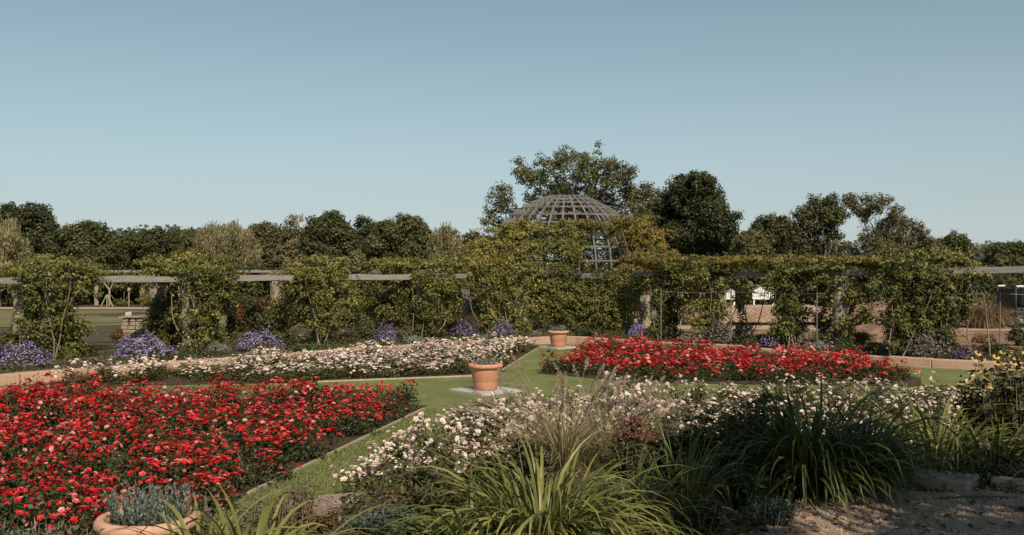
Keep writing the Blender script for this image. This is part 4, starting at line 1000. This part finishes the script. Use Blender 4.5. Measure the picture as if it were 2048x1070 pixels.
# left row
tree('broadleaf_tree', 'tallest dark tree of the left edge', 92, 40, fill(-25,112,414,535,22,34), 'dark', leaf=.30, cov=1.2, trunk_r=.4)
tree('willow_tree', 'tan weeping tree cut by the left edge', 62, -5, fill(-60,46,440,540,18,20), 'willow', leaf=.2, cov=.9, trunk_r=.25, droop=.9, asp=.5, hang=True)
tree('broadleaf_tree', 'broad dark tree between the left edge tree and the low gap', 84, 165, fill(98,232,452,540,20,34), 'dark', leaf=.28, cov=1.2, trunk_r=.35)
tree('broadleaf_tree', 'small mid green tree in the low gap of the left skyline', 96, 245, fill(212,290,478,535,14,14), 'mid', leaf=.28, cov=1.1, trunk_r=.25)
tree('broadleaf_tree', 'dark rounded tree left of the weeping willow', 90, 310, fill(248,365,465,538,17,26), 'dark', leaf=.27, cov=1.1, trunk_r=.3)
tree('broadleaf_tree', 'shadowy tree tucked behind the second pillars', 96, 375, fill(335,420,466,535,15,16), 'mid', leaf=.27, cov=1.1, trunk_r=.3)
tree('willow_tree', 'large tan weeping willow in the left half', 82, 450, fill(384,515,452,540,18,30), 'willow', leaf=.24, cov=.9, trunk_r=.35, droop=1.3, asp=.5, hang=True, bark='barkpale')
tree('broadleaf_tree', 'olive tree right of the weeping willow', 86, 535, fill(490,580,447,538,17,22), 'olive', leaf=.26, cov=1.0, trunk_r=.3)
tree('broadleaf_tree', 'greyish half bare tree beside the darkest tree', 84, 592, fill(556,632,438,536,14,18), 'willow', leaf=.22, cov=.6, trunk_r=.25, bark='barkpale')
tree('broadleaf_tree', 'darkest pointed tree in the left middle', 80, 655, fill(605,712,435,540,18,32), 'dark', leaf=.26, cov=1.25, trunk_r=.35)
tree('broadleaf_tree', 'small dark tree with a high tuft', 88, 730, fill(700,765,440,538,14,18), 'dark', leaf=.27, cov=1.15, trunk_r=.3)
tree('broadleaf_tree', 'wide dark green tree left of the tan willows', 78, 805, fill(735,872,442,540,19,36), 'mid', leaf=.26, cov=1.2, trunk_r=.4)
tree('willow_tree', 'tan willow with drooping shoots left of the dome', 76, 890, fill(855,925,455,540,14,18), 'willow', leaf=.22, cov=.8, trunk_r=.25, droop=1.1, asp=.5, hang=True)
tree('broadleaf_tree', 'low brownish tree touching the left flank of the dome', 80, 945, fill(905,990,470,540,14,18), 'olive', leaf=.24, cov=.9, trunk_r=.25)
tree('young_tree', 'small pale grey shrub tree before the dark trees', 60, 712, fill(694,730,503,540,9,8), 'willow', leaf=.15, cov=.7, trunk_r=.1)
tree('young_tree', 'small orange tinged tree behind the second pillars', 58, 378, fill(345,412,498,545,11,12), 'vine_gold', leaf=.16, cov=.8, trunk_r=.12)
tree('young_tree', 'brownish shrub tree behind the right vine mat', 52, 1770, fill(1735,1830,490,545,13,16), 'olive', leaf=.15, cov=.9, trunk_r=.12)
# hedge-like shrubs that close the view under the trees
HG = 'tall shrubs under the far trees'
k = 0
for px, d, w, h, mt in [(-30,66,120,64,'mid'),(60,64,120,60,'shadegreen'),(150,66,130,56,'mid'),(240,68,120,52,'mid'),(330,67,120,58,'olive'),(420,66,120,62,'shadegreen'),(510,66,120,66,'mid'),(600,64,120,70,'olive'),(690,62,120,70,'shadegreen'),
   (780,60,120,72,'mid'),(870,58,120,78,'olive'),(950,56,100,80,'mid'),(1060,56,120,90,'shadegreen'),(1160,56,120,95,'shadegreen'),(1260,56,120,100,'shadegreen'),(1350,56,120,100,'mid'),(1440,54,120,100,'shadegreen'),(1530,53,120,95,'mid'),(1620,52,120,95,'olive'),(1710,52,120,95,'mid'),(1800,54,110,100,'mid'),(1900,56,120,95,'olive'),(1990,56,120,85,'mid'),(2070,58,100,80,'mid')]:
    shrub('tall_shrub', px, d, w, h+28, mt, 'tall bushy shrub in the thicket under the far trees', 'shrub', size=.22, cov=1.0, group=HG, dep=2.0)
for px, d, w, h, mt, lb in [(985,44,60,110,'shadegreen','dark bush inside the dark archway left of the dome'),(1295,44,70,110,'shadegreen','dark bush behind the gap right of the dome'),(1240,45,60,90,'shadegreen','dark bush behind the right foot of the dome'),(1075,46,110,100,'shadegreen','dark bush seen through the front of the dome'),
   (1735,33,56,75,'vine_deep','leafy bush behind the fence right of the bare pillar'),(1975,47,120,105,'mid','green bush row behind the straw tussock'),(2040,48,90,120,'shadegreen','dark bush above the parked vehicle'),(890,38,90,80,'mid','green bush behind the fourth pillars'),(700,37,90,75,'shadegreen','dull bush behind the gap between third and fourth pillars'),(775,38,80,70,'olive','olive bush behind the fourth pillars on the left'),(950,37,40,70,'shadegreen','narrow dark bush at the archway'),(610,40,80,65,'mid','green bush behind the third pillars')]:
    shrub('garden_bush', px, d, w, h, mt, lb, 'bush', size=.13, cov=1.0)

# far pergola across the meadow
FPg = [(-40,66),(60,65.5),(193,65),(285,65),(360,65),(465,64.5),(545,64),(640,63.5)]
org = gpt(193, 65); rt = empty('pergola', org, 0, 'distant pergola with pale posts across the dry meadow', 'pergola')
pp = [gpt(px, d)-org for px, d in FPg]
for p in pp: MB().tube(np.array([[0,0,0],[0,0,2.25]]), .15, 10).build('pillar', M['stone'], rt, loc=p)
for a, b in zip(pp[:-1], pp[1:]): beam_between(a+np.array([.05,0,2.3]), b+np.array([-.05,0,2.3]), .16, .16, 'beam', rt)
for i, (px, w, lb) in enumerate([(20,110,'hanging vine on the far pergola at the left edge'),(130,100,'vine roof of the far pergola left of its thick post'),(240,110,'yellowish vine roof of the far pergola right of its thick post'),(330,90,'vine on the far pergola near the second pillars'),(440,110,'vine roof of the far pergola in the wide left gap'),(550,100,'vine on the far pergola beside the third pillars')]):
    vine('v', lb, (px,65), [(px-w*.3,553,w*.3,14,65,.8,.05),(px+w*.25,556,w*.3,13,65,.8,.1),(px,568,w*.35,12,65.5,.7,.0),(px-w*.4,578,w*.16,16,65,.5,.05)], 'vine', size=.18, stems=3, group='vines on the far pergola', cols=[], tufts=False)
for px, sgn in ((215,1),(262,1),(235,-1)):
    pass
rt = empty('timber_trestle', gpt(214, 62.5), 0, 'pale timber trestle like an upturned fan by the far pergola', 'trestle')
for dx in (-.4, 0, .4): MB().bar((dx,0,0), (dx*.05,0,.78), .05, .05, up=(0,1,0)).build('leg', M['edge'], rt)
rt = empty('forked_post', gpt(219, 64.2), 0, 'pale forked post holding up a branch by the far pergola', 'post')
MB().tube(np.array([[0,0,0],[0,0,1.1]]), .07, 8).build('post', M['stone'], rt); MB().tube(np.array([[0,0,1.05],[-.35,0,1.5]]), .05, 8).build('fork', M['stone'], rt); MB().tube(np.array([[0,0,1.05],[.25,0,1.5]]), .05, 8).build('fork', M['stone'], rt)
rt = empty('garden_lantern', gpt(258, 62.4), 0, 'small cream globe on a post beside the far track', 'lantern')
MB().tube(np.array([[0,0,0],[0,0,.95]]), .04, 8).build('post', M['stone'], rt); MB().lathe([(0,0),(.09,.04),(.12,.14),(.09,.26),(0,.3)], (0,0,.95), 16).build('globe', M['stone'], rt, smooth=True)
for px, w, h, mt, lb in [(130,70,26,'brownleaf','rusty low plants left of the thick far post'),(300,70,28,'vine_gold','yellow autumn plants by the far track'),(240,40,18,'olive','olive low plants beside the cream globe'),(440,70,22,'olive','olive low plants on the far track in the wide gap'),(500,70,28,'mid','green low plants on the far track'),(40,80,26,'mid','green low plants at the left end of the far track')]:
    shrub('low_shrub', px, 62.8, w, h, mt, lb, 'shrub', size=.13, cov=.9)

# wooded hills on the horizon
def hill(name, pts, d, dep, label, nleaf):
    """pts (px, py ridge)"""
    n = len(pts); rings = [(-dep, 0), (-dep*.5, .62), (0, 1), (dep*.6, .7), (dep*1.2, 0)]; V = []
    for (dy, k) in rings:
        for px, py in pts: p = pt(px, py, d); V.append((p[0]*(1+dy/d*.5), d+dy, .3+(p[2]-.3)*k))
    F = []
    for a in range(len(rings)-1):
        for b in range(n-1): F.append([a*n+b, a*n+b+1, (a+1)*n+b+1, (a+1)*n+b])
    o = link(name, make_mesh(name, np.array(V), F, None, M['hillground'], True)); tag(o, kind='structure')
    xs = np.array([p[0] for p in pts]); ys = np.array([p[1] for p in pts]); px = R.uniform(xs[0], xs[-1], nleaf)
    base = np.interp(px, xs, ys); t = R.random(nleaf); dd = d-dep*t
    z = EYE-(base-HY)/FPX*d; k = 1-.45*t-.55*np.maximum(0, t*2-1); z = .3+(z-.3)*k
    nz = np.sin(px*.31)+np.sin(px*.83+dd*.11)+np.sin(dd*.37); P = np.c_[(px-CX)/FPX*d*(1-d*0), dd, z+R.random(nleaf)*3.2+nz*1.1]
    Vv, Ff = leaf_quads(P, np.array([0,-.5,.8])+R.normal(0,.5,(nleaf,3)), 2.2, .8)
    o = link('far_woodland', make_mesh('far_woodland', Vv, Ff, np.clip(.5+.12*nz+R.normal(0,.12,nleaf),0,1), M['hill'])); tag(o, label, 'woodland', kind='stuff')
hill('hill', [(-300,520),(-100,505),(60,498),(180,494),(225,490),(300,480),(330,476),(400,478),(480,484),(600,492),(760,495),(900,502),(1000,510)], 420, 120, 'wooded ridge above the left trees', 16000)
hill('hill', [(1300,530),(1500,524),(1750,520),(1880,508),(1950,505),(2010,508),(2080,505),(2200,500),(2350,506)], 460, 120, 'wooded ridge at the right horizon', 12000)

# ------------------------------------------------------------------ foreground planting
def daylily(px, d, n, L, w, spread, arch, mat, label, outr=.16, flowers=0, dz=0, segs=9):
    g = gpt(px, d, dz); rt = empty('daylily', g, 0, label, 'daylily', 'daylily clumps')
    V, F, T = blades((0,0,0), n, L, w, spread, arch, segs, outr=outr, lv=.38); link('blades', make_mesh('blades', V, F, T, M[mat], True), rt)
    # a few dry yellow leaves lying low
    V, F, T = blades((0,0,0), n//9, L*.8, w*.8, 85, arch*1.4, segs, outr=outr); link('dry_blades', make_mesh('dry_blades', V, F, T, M['dry'], True), rt)
    for i in range(flowers):
        a = R.random()*6.28; h = L*R.uniform(.72,.95); q = np.array([math.cos(a)*.22, math.sin(a)*.22, h])
        s = empty('flower', q); s.parent = rt
        Vt, Ft = tube_np(np.array([[0,0,0],[-q[0]*.4,-q[1]*.4,-h*.5],[-q[0],-q[1],-h]]), [.004,.005,.006], 5); link('stalk', make_mesh('stalk', Vt, Ft, None, M['strap']), s)
        V, F, T = petals(np.zeros((1,3)), np.array([[math.cos(a)*.7, -.7, .5]]), .05, np.array([.5]), k=6, layers=((1.0,.5),), asp=.6); link('petals', make_mesh('petals', V, F, T, M['orange']), s)
    return rt
daylily(1085,5.35,980,.70,.017,76,1.3,'strap','large sunlit daylily clump at the bottom centre, arching yellow green leaves',.26)
daylily(945,5.1,170,.56,.021,66,1.2,'strap_shaded','dark daylily clump joining the left side of the sunlit one',.18,dz=-.02)
daylily(1610,7.0,520,.80,.022,56,1.05,'strap_shaded','tall dark daylily clump in deep shade above the gravel',.22)
daylily(1720,7.35,260,.74,.020,62,1.05,'strap_shaded','shaded daylily clump right of the tallest dark one',.2)
daylily(1880,8.3,460,.80,.020,64,1.1,'strap','half sunlit daylily clump at the right beside the kerb stone',.26)
daylily(1995,8.0,240,.62,.018,70,1.2,'strap_shaded','low dark daylily tuft at the right edge above the stone edging',.22)
daylily(500,4.9,190,.70,.024,58,1.25,'strap','sparse yellow green daylily clump at the bottom left',.2,dz=.12)
daylily(400,5.0,80,.66,.022,50,1.1,'strap','small yellowish daylily tuft in front of the near left pot',.12,dz=.12)
daylily(1365,6.4,110,.62,.011,38,.8,'strap_shaded','thin upright grassy tuft in shade left of the gravel',.14)
daylily(1260,5.9,150,.58,.016,62,1.2,'strap_shaded','low dark strap leaved tuft beside the sunlit clump',.18)

def fountain_grass(px, d, label):
    rt = empty('fountain_grass', gpt(px, d), 0, label, 'ornamental grass')
    V, F, T = blades((0,0,0), 650, .78, .006, 48, .9, 8, outr=.2, lv=.3); link('blades', make_mesh('blades', V, F, T, M['grassy'], True), rt)
    Ps, Ns, As, Ts, tb = [], [], [], [], []
    for i in range(62):
        a = R.random()*6.28; sp = R.random()**.7; L = R.uniform(.85, 1.12); d2 = np.array([math.cos(a), math.sin(a), 0])
        P = [np.zeros(3)+d2*.08]; ang = math.radians(90-42*sp)
        for q in range(7): P.append(P[-1]+(d2*math.cos(ang)+np.array([0,0,math.sin(ang)]))*L/7); ang -= .07+.05*R.random()
        P = np.array(P); tb.append((P, np.linspace(.0022, .0012, len(P))))
        pl = R.uniform(.13,.2); t = unit(P[-1]-P[-2]); m = 90; s = R.random(m); g = R.normal(size=(m,3)); g -= np.outer(g@t, t); g = unit(g)
        wd = .020*np.sin(math.pi*(.08+.9*s))[:,None]; Ps.append(P[-1]-t*pl*.4+np.outer(s*pl, t)+g*wd*.6); As.append(g*.8+t*.9); Ns.append(np.cross(t, g)+R.normal(0,.3,(m,3))); Ts.append(np.clip(R.normal(.5,.2,m),0,1))
    V, F = leaf_quads(np.concatenate(Ps), np.concatenate(Ns), .03, .14, along=np.concatenate(As)); link('plumes', make_mesh('plumes', V, F, np.concatenate(Ts), M['plume']), rt)
    V, F = tubes_np(tb, 4); link('stalks', make_mesh('stalks', V, F, None, M['edge']), rt)
fountain_grass(1130, 8.2, 'buff fountain grass with feathery plumes above the sunlit daylily')
fountain_grass(1215, 8.7, 'thinner fountain grass right behind the larger tussock')

def perennial(px, d, w, h, n, mat, label, cat='perennial', leaf=.06, name='leafy_perennial', flowers=0, fmat='orange', fr=.028, asp=.4, dz=0, heads=None):
    """upright leafy stems; flower heads are parts"""
    g = gpt(px, d, dz); rx = w/FPX*d/2; H = h/FPX*d; rt = empty(name, g, 0, label, cat); tb = []; Ps, As, Ts = [], [], []; tips = []
    for i in range(n):
        a = R.random()*6.28; r = math.sqrt(R.random()); b = np.array([math.cos(a)*r*rx*.5, math.sin(a)*r*rx*.4, 0]); e = np.array([math.cos(a)*r*rx, math.sin(a)*r*rx*.7, H*(1-.35*r*r)*R.uniform(.75,1.08)])
        m = (b+e)/2+np.array([0,0,.06*H])+R.normal(0,.02,3); P = catmull([b, m, e], 4); tb.append((P, np.linspace(.005,.0025,len(P)))); tips.append(e)
        k = int(14+H*22); t = R.uniform(.12,1,k); Q = np.array([P[min(len(P)-1, int(q*(len(P)-1)))] for q in t]); v = R.normal(size=(k,3)); v[:,2] = np.abs(v[:,2])*.35; v = unit(v)
        Ps.append(Q+v*leaf*.5); As.append(v); Ts.append(np.clip(R.normal(.45,.2,k),0,1))
    A = np.concatenate(As); V, F = leaf_quads(np.concatenate(Ps), np.cross(A, np.cross(np.array([0,0,1.]), A)+1e-4)+R.normal(0,.35,A.shape), leaf, asp, along=A)
    link('foliage', make_mesh('foliage', V, F, np.concatenate(Ts), M[mat]), rt)
    V, F = tubes_np(tb, 4); link('stems', make_mesh('stems', V, F, None, M['vinestem']), rt)
    tips.sort(key=lambda q: -q[2])
    for e in tips[:flowers]:
        f = empty('flower', e+np.array([0,0,.03])); f.parent = rt
        N = unit(np.array([[R.normal(0,.35), -.35+R.normal(0,.3), 1.0]])); k = 11
        V, F, T = petals(np.zeros((1,3)), N, fr, np.array([R.uniform(.3,.8)]), k=k, layers=((1.0,-.15),), asp=.8); link('petals', make_mesh('petals', V, F, T, M[fmat]), f)
        c = N[0]*fr*.22; Vc = unit(np.array([[x,y,z] for x in (-1,0,1) for y in (-1,0,1) for z in (-1,0,1) if (x,y,z) != (0,0,0)], float))*fr*.34+c
        mb = MB().lathe([(0,-.3*fr),(.30*fr,-.12*fr),(.34*fr,.1*fr),(.2*fr,.34*fr),(0,.4*fr)], c, 10); mb.build('cone', M['cone'], f, smooth=True)
    if heads:
        for e in tips[:heads]:
            m = 60; P = R.normal(size=(m,3))*np.array([.045,.045,.012]); V, F = leaf_quads(P, np.array([0,0,1])+R.normal(0,.5,(m,3)), .018, .9)
            link('blossoms', make_mesh('blossoms', V, F, np.clip(R.normal(.5,.2,m),0,1), M['sedum']), rt, loc=e)
    return rt
perennial(2010,9.2,190,285,80,'olive','yellow coneflowers on tall leafy stems at the right edge','coneflower',.09,'coneflower',44,'yellow',.041,.32)
perennial(1955,9.9,70,205,30,'olive','shorter coneflower plant left of the tall one with few blooms','coneflower',.08,'coneflower',7,'yellow',.036,.32)
perennial(2035,8.6,110,225,60,'shadegreen','bushy green perennial under the coneflowers',leaf=.08)
perennial(1440,7.3,190,150,70,'shadegreen','dark shaded perennial with a few orange blooms left of the dark daylily',leaf=.075,flowers=5,fmat='orange',fr=.026)
perennial(1330,7.8,170,100,60,'shadegreen','dark leafy perennial between the fountain grass and the orange blooms',leaf=.075)
perennial(1260,7.5,90,120,26,'shadegreen','sedum with brownish red flower heads in half shade','sedum',.06,'sedum',heads=16)
perennial(1540,7.5,130,170,44,'shadegreen','dark perennial with two yellow blooms in front of the dark daylily',leaf=.07,flowers=3,fmat='yellow',fr=.024)
perennial(1480,6.5,120,90,34,'green','green ferny plant at the shaded edge of the gravel',leaf=.06)
perennial(1545,6.1,130,60,46,'spurge','low bluish green plant on the gravel edge at the bottom',leaf=.035)
perennial(1400,5.95,130,70,44,'shadegreen','low dark plant at the bottom edge left of the gravel',leaf=.05)
perennial(590,7.2,110,165,60,'brownleaf','dark bronze feathery plant left of the near wall end',leaf=.04,asp=.25)
perennial(640,6.7,90,60,34,'brownleaf','low purplish brown plant by the end of the near wall',leaf=.05)
perennial(525,7.0,150,185,70,'olive','tangle of thin olive stems right of the near left pot',leaf=.05,asp=.25)
perennial(420,6.9,110,212,50,'olive','tawny stems just right of the near left pot',leaf=.05,asp=.25)
perennial(770,5.9,170,52,90,'spurge','blue green spurge mound at the bottom left of centre','spurge',.04,'spurge',asp=.3)
perennial(700,5.8,130,50,60,'spurge','smaller blue green spurge cushion at the bottom','spurge',.04,'spurge',asp=.3)
perennial(860,6.4,120,50,44,'shadegreen','dark plant in the hollow between spurge and daylily',leaf=.06)
perennial(80,6.5,190,212,90,'lav','pale sage green plant along the bottom left corner','sage',.05,'sage',asp=.35)
perennial(-20,6.6,130,210,44,'lav','sage green plant cut by the left edge','sage',.05,'sage',asp=.35)
perennial(190,6.0,120,215,46,'olive','low olive plant in front of the near left pot',leaf=.05)
perennial(300,5.6,150,215,50,'olive','thin tawny shoots at the bottom below the near left pot',leaf=.05,asp=.25)
perennial(1800,9.2,150,85,44,'shadegreen','dark leafy plant behind the half sunlit daylily',leaf=.08)
perennial(1690,9.4,160,85,44,'shadegreen','leafy plant behind the dark daylilies with pale roses beyond',leaf=.08)
perennial(1480,9.0,150,66,34,'shadegreen','leafy plant in shade before the pale roses',leaf=.08)
perennial(905,6.7,110,48,40,'shadegreen','dark leafy plant over the wall left of the sunlit daylily',leaf=.06)
perennial(985,7.0,120,72,44,'shadegreen','dull green plant behind the sunlit daylily',leaf=.06)
perennial(845,7.3,90,30,30,'shadegreen','low leafy plant leaning on the near wall',leaf=.05)
perennial(1060,7.4,120,90,40,'shadegreen','green plant at the foot of the fountain grass',leaf=.06)
perennial(1985,7.35,130,40,30,'shadegreen','creeping plant between the daylily tuft and the stone edging',leaf=.05)
def underplanting():
    # low weeds, dead stalks and leaf litter on the bare soil between the foreground plants
    n = 26000; x = R.uniform(-4.6, 5.6, n); y = R.uniform(5.0, 9.7, n)
    ok = np.array([not gravel_mask(p, q) for p, q in zip(x, y)]) & (y < 8.85+np.maximum(0, x+.7)*.32) & (y > 9.0-(x+1.9)*-.0-3.9) & ~((x < -1.9) & (y > 8.0))
    nz = np.sin(x*3.1+y*1.3)+np.sin(x*1.7-y*2.9)+R.normal(0,.7,n); ok &= nz > -1.0; x, y, nz = x[ok], y[ok], nz[ok]; n = len(x)
    h = .015+.10*R.random(n)**2*np.clip(nz+1, .2, 2)
    V, F = leaf_quads(np.c_[x, y, hgt(x,y)+h], np.array([0,-.2,.8])+R.normal(0,.55,(n,3)), .05, .5)
    o = link('weeds', make_mesh('weeds', V, F, np.clip(R.normal(.45,.22,n),0,1), M['shadegreen'])); tag(o, 'low weeds between the foreground plants', 'weeds', kind='stuff')
    n = 5000; x = R.uniform(-3.5, 5.2, n); y = R.uniform(5.0, 9.5, n); ok = np.array([not gravel_mask(p, q) for p, q in zip(x, y)]) & ~((x < -1.9) & (y > 8.0)); x, y = x[ok], y[ok]; n = len(x)
    V, F = leaf_quads(np.c_[x, y, hgt(x,y)+.02], np.array([0,0,1])+R.normal(0,.35,(n,3)), .05, .45)
    o = link('leaf_litter', make_mesh('leaf_litter', V, F, R.random(n), M['deadleaf'])); o.location.z = 0; tag(o, 'brown leaf litter under the foreground plants', 'leaf litter', kind='stuff')
underplanting()
def litter():
    # dead leaves and pebbles on the gravel
    n = 900; x = R.uniform(1.3, 4.6, n); y = R.uniform(5.2, 7.2, n); ok = (y < np.array([path_edge(q) for q in x])+.2); x, y = x[ok], y[ok]; n = len(x); w = np.exp(-((x-2.35)**2+(y-6.35)**2)*1.2)
    ok = R.random(n) < .12+.8*w; x, y = x[ok], y[ok]; n = len(x)
    V, F = leaf_quads(np.c_[x, y, hgt(x,y)+.025], np.array([0,0,1])+R.normal(0,.4,(n,3)), .05, .6)
    o = link('fallen_leaves', make_mesh('fallen_leaves', V, F, R.random(n), M['deadleaf'])); tag(o, 'brown fallen leaves on the gravel', 'leaves', kind='stuff')
    n = 9000; x = R.uniform(.9, 4.8, n); y = 5.2+2.2*R.random(n); ok = np.array([q < path_edge(p)+.12 for p, q in zip(x, y)]); x, y = x[ok], y[ok]; n = len(x)
    t = unit(np.array([[1,0,-.4],[-.5,.87,-.4],[-.5,-.87,-.4],[0,0,1.]])); s = .005+.011*R.random(n)**3
    ang = R.random(n)*6.28; ca, sa = np.cos(ang), np.sin(ang)
    T = np.stack([np.stack([ca*v[0]-sa*v[1], sa*v[0]+ca*v[1], np.full(n, v[2]*.7)], -1) for v in t], 1)*s[:,None,None]
    V = (T+np.c_[x, y, hgt(x,y)+.014+s*.3][:,None,:]).reshape(-1,3); b = (np.arange(n)*4)[:,None]
    F = np.concatenate([b+np.array([[0,1,3]]), b+np.array([[1,2,3]]), b+np.array([[2,0,3]])])
    o = link('gravel', make_mesh('gravel', V, F, None, M['pebble'])); tag(o, 'loose small stones on the path', 'gravel', kind='stuff')
litter()

# ------------------------------------------------------------------ tree beside the viewer that throws the dappled shade
SUN_EL, SUN_AZ = math.radians(43), math.radians(19)      # azimuth measured from straight behind the viewer to the right
sdir = np.array([math.sin(SUN_AZ)*math.cos(SUN_EL), -math.cos(SUN_AZ)*math.cos(SUN_EL), math.sin(SUN_EL)])
def shade_tree():
    base = np.array([6.6, -4.4, .9]); rt = empty('shade_tree', base, 0, 'leafy tree beside the viewpoint whose crown shades the gravel and daylilies', 'tree')
    B = []
    for (x, y, z, r, hh) in SHADE:
        g = np.array([x, y, z]); p = g+sdir*(hh/sdir[2]); B.append((p-base, np.array([r, r, r*.9]), 0.0))
    link('crown', leaf_mesh('crown', B, .12, M['mid'], 1.15, sub=.45), rt)
    fk = np.array([-.3, .3, 3.2]); tb = [(np.array([[0,0,-.3],[-.1,.1,1.6],fk]), [.24,.2,.16])]
    for c, r, t in B: Q = limb(fk, c, .04); tb.append((Q, np.linspace(.08, .02, len(Q))))
    V, F = tubes_np(tb, 8); link('trunk', make_mesh('trunk', V, F, None, M['bark'], True), rt)
# (x, y, z) is where each leafy clump's shadow falls, r its radius, hh its height above that place
SHADE = [(1.75,7.3,1.3,.55,4.6),(2.4,7.2,1.2,.60,5.0),(1.9,6.95,1.2,.40,4.8),(1.4,6.6,1.1,.40,4.4),(2.9,7.1,1.0,.50,5.3),(2.9,7.9,1.3,.42,5.4),(1.75,8.0,1.4,.36,4.9),
         (3.3,6.95,.96,.36,5.2),(3.7,6.9,.96,.42,5.5),(1.05,6.1,1.0,.36,4.3),(3.5,5.8,.96,.38,5.0),(2.5,5.5,.96,.3,4.8),(2.0,7.7,1.3,.34,4.9),(4.2,6.2,.96,.42,5.4),(3.9,7.6,1.1,.40,5.6),(2.2,8.1,1.4,.45,5.1),(3.3,7.35,1.3,.4,5.4),(4.4,7.1,1.1,.38,5.6),(2.65,6.0,.96,.28,4.9),(3.7,6.25,.96,.32,5.2),(1.6,6.0,.96,.18,4.6),(4.3,5.7,.96,.34,5.2),(1.5,5.6,.96,.26,4.6),(3.0,6.1,.96,.24,4.9)]
shade_tree()

# ------------------------------------------------------------------ light, sky, camera
sl = bpy.data.lights.new('sun', 'SUN'); sl.energy = 5.0; sl.angle = math.radians(.53); sl.color = (1.0, .885, .73)
so = bpy.data.objects.new('sun', sl); COL.objects.link(so)
from mathutils import Vector
so.rotation_euler = Vector([float(v) for v in sdir]).to_track_quat('Z', 'Y').to_euler(); so.location = (0,0,30)
W = bpy.data.worlds.new('World'); S.world = W; W.use_nodes = True; nt = W.node_tree; nt.nodes.clear()
out = nt.nodes.new('ShaderNodeOutputWorld'); bg = nt.nodes.new('ShaderNodeBackground'); sk = nt.nodes.new('ShaderNodeTexSky'); sk.sky_type = 'NISHITA'; sk.sun_disc = False
sk.sun_elevation = SUN_EL; sk.sun_rotation = math.pi-SUN_AZ; sk.altitude = 100; sk.air_density = 1.0; sk.dust_density = .5; sk.ozone_density = 1.2
hs = nt.nodes.new('ShaderNodeHueSaturation'); hs.inputs['Saturation'].default_value = .66; hs.inputs['Hue'].default_value = .466
gm = nt.nodes.new('ShaderNodeGamma'); gm.inputs[1].default_value = 1.09
nt.links.new(sk.outputs[0], hs.inputs['Color']); nt.links.new(hs.outputs[0], gm.inputs[0]); mu = nt.nodes.new('ShaderNodeMix'); mu.data_type = 'RGBA'; mu.blend_type = 'MULTIPLY'; mu.inputs[0].default_value = 1; mu.inputs[7].default_value = (.82,.94,.99,1)
tc = nt.nodes.new('ShaderNodeTexCoord'); sx = nt.nodes.new('ShaderNodeSeparateXYZ'); nt.links.new(tc.outputs['Generated'], sx.inputs[0])
one = nt.nodes.new('ShaderNodeMath'); one.operation = 'SUBTRACT'; one.use_clamp = True; one.inputs[0].default_value = 1.0; nt.links.new(sx.outputs['Z'], one.inputs[1])
pw = nt.nodes.new('ShaderNodeMath'); pw.operation = 'POWER'; pw.inputs[1].default_value = 5.0; nt.links.new(one.outputs[0], pw.inputs[0])
nz = nt.nodes.new('ShaderNodeTexNoise'); nz.inputs['Scale'].default_value = 2.2; nz.inputs['Detail'].default_value = 3; mp = nt.nodes.new('ShaderNodeMapping'); mp.inputs['Scale'].default_value = (1,1,7); nt.links.new(tc.outputs['Generated'], mp.inputs[0]); nt.links.new(mp.outputs[0], nz.inputs[0])
ma = nt.nodes.new('ShaderNodeMath'); ma.operation = 'MULTIPLY_ADD'; nt.links.new(nz.outputs[0], ma.inputs[0]); ma.inputs[1].default_value = .30; ma.inputs[2].default_value = .60
mm = nt.nodes.new('ShaderNodeMath'); mm.operation = 'MULTIPLY'; nt.links.new(pw.outputs[0], mm.inputs[0]); nt.links.new(ma.outputs[0], mm.inputs[1])
hz = nt.nodes.new('ShaderNodeMix'); hz.data_type = 'RGBA'; hz.inputs[7].default_value = (7.5,8.55,8.85,1)
nt.links.new(mm.outputs[0], hz.inputs[0]); nt.links.new(gm.outputs[0], mu.inputs[6]); nt.links.new(mu.outputs[2], hz.inputs[6]); nt.links.new(hz.outputs[2], bg.inputs[0]); bg.inputs[1].default_value = .070
nt.links.new(bg.outputs[0], out.inputs[0])
S.view_settings.view_transform = 'Standard'; S.view_settings.look = 'None'; S.view_settings.exposure = 0; S.view_settings.gamma = 1
cam = bpy.data.cameras.new('camera'); cam.sensor_width = 36; cam.lens = 36*FPX/2048; cam.clip_end = 6000; cam.clip_start = .1; cam.shift_y = 5/2048
co = bpy.data.objects.new('camera', cam); COL.objects.link(co); co.location = (0,0,EYE); co.rotation_euler = (math.pi/2,0,0); S.camera = co
S.cycles.use_denoising = True
S.cycles.max_bounces = 6; S.cycles.transparent_max_bounces = 6
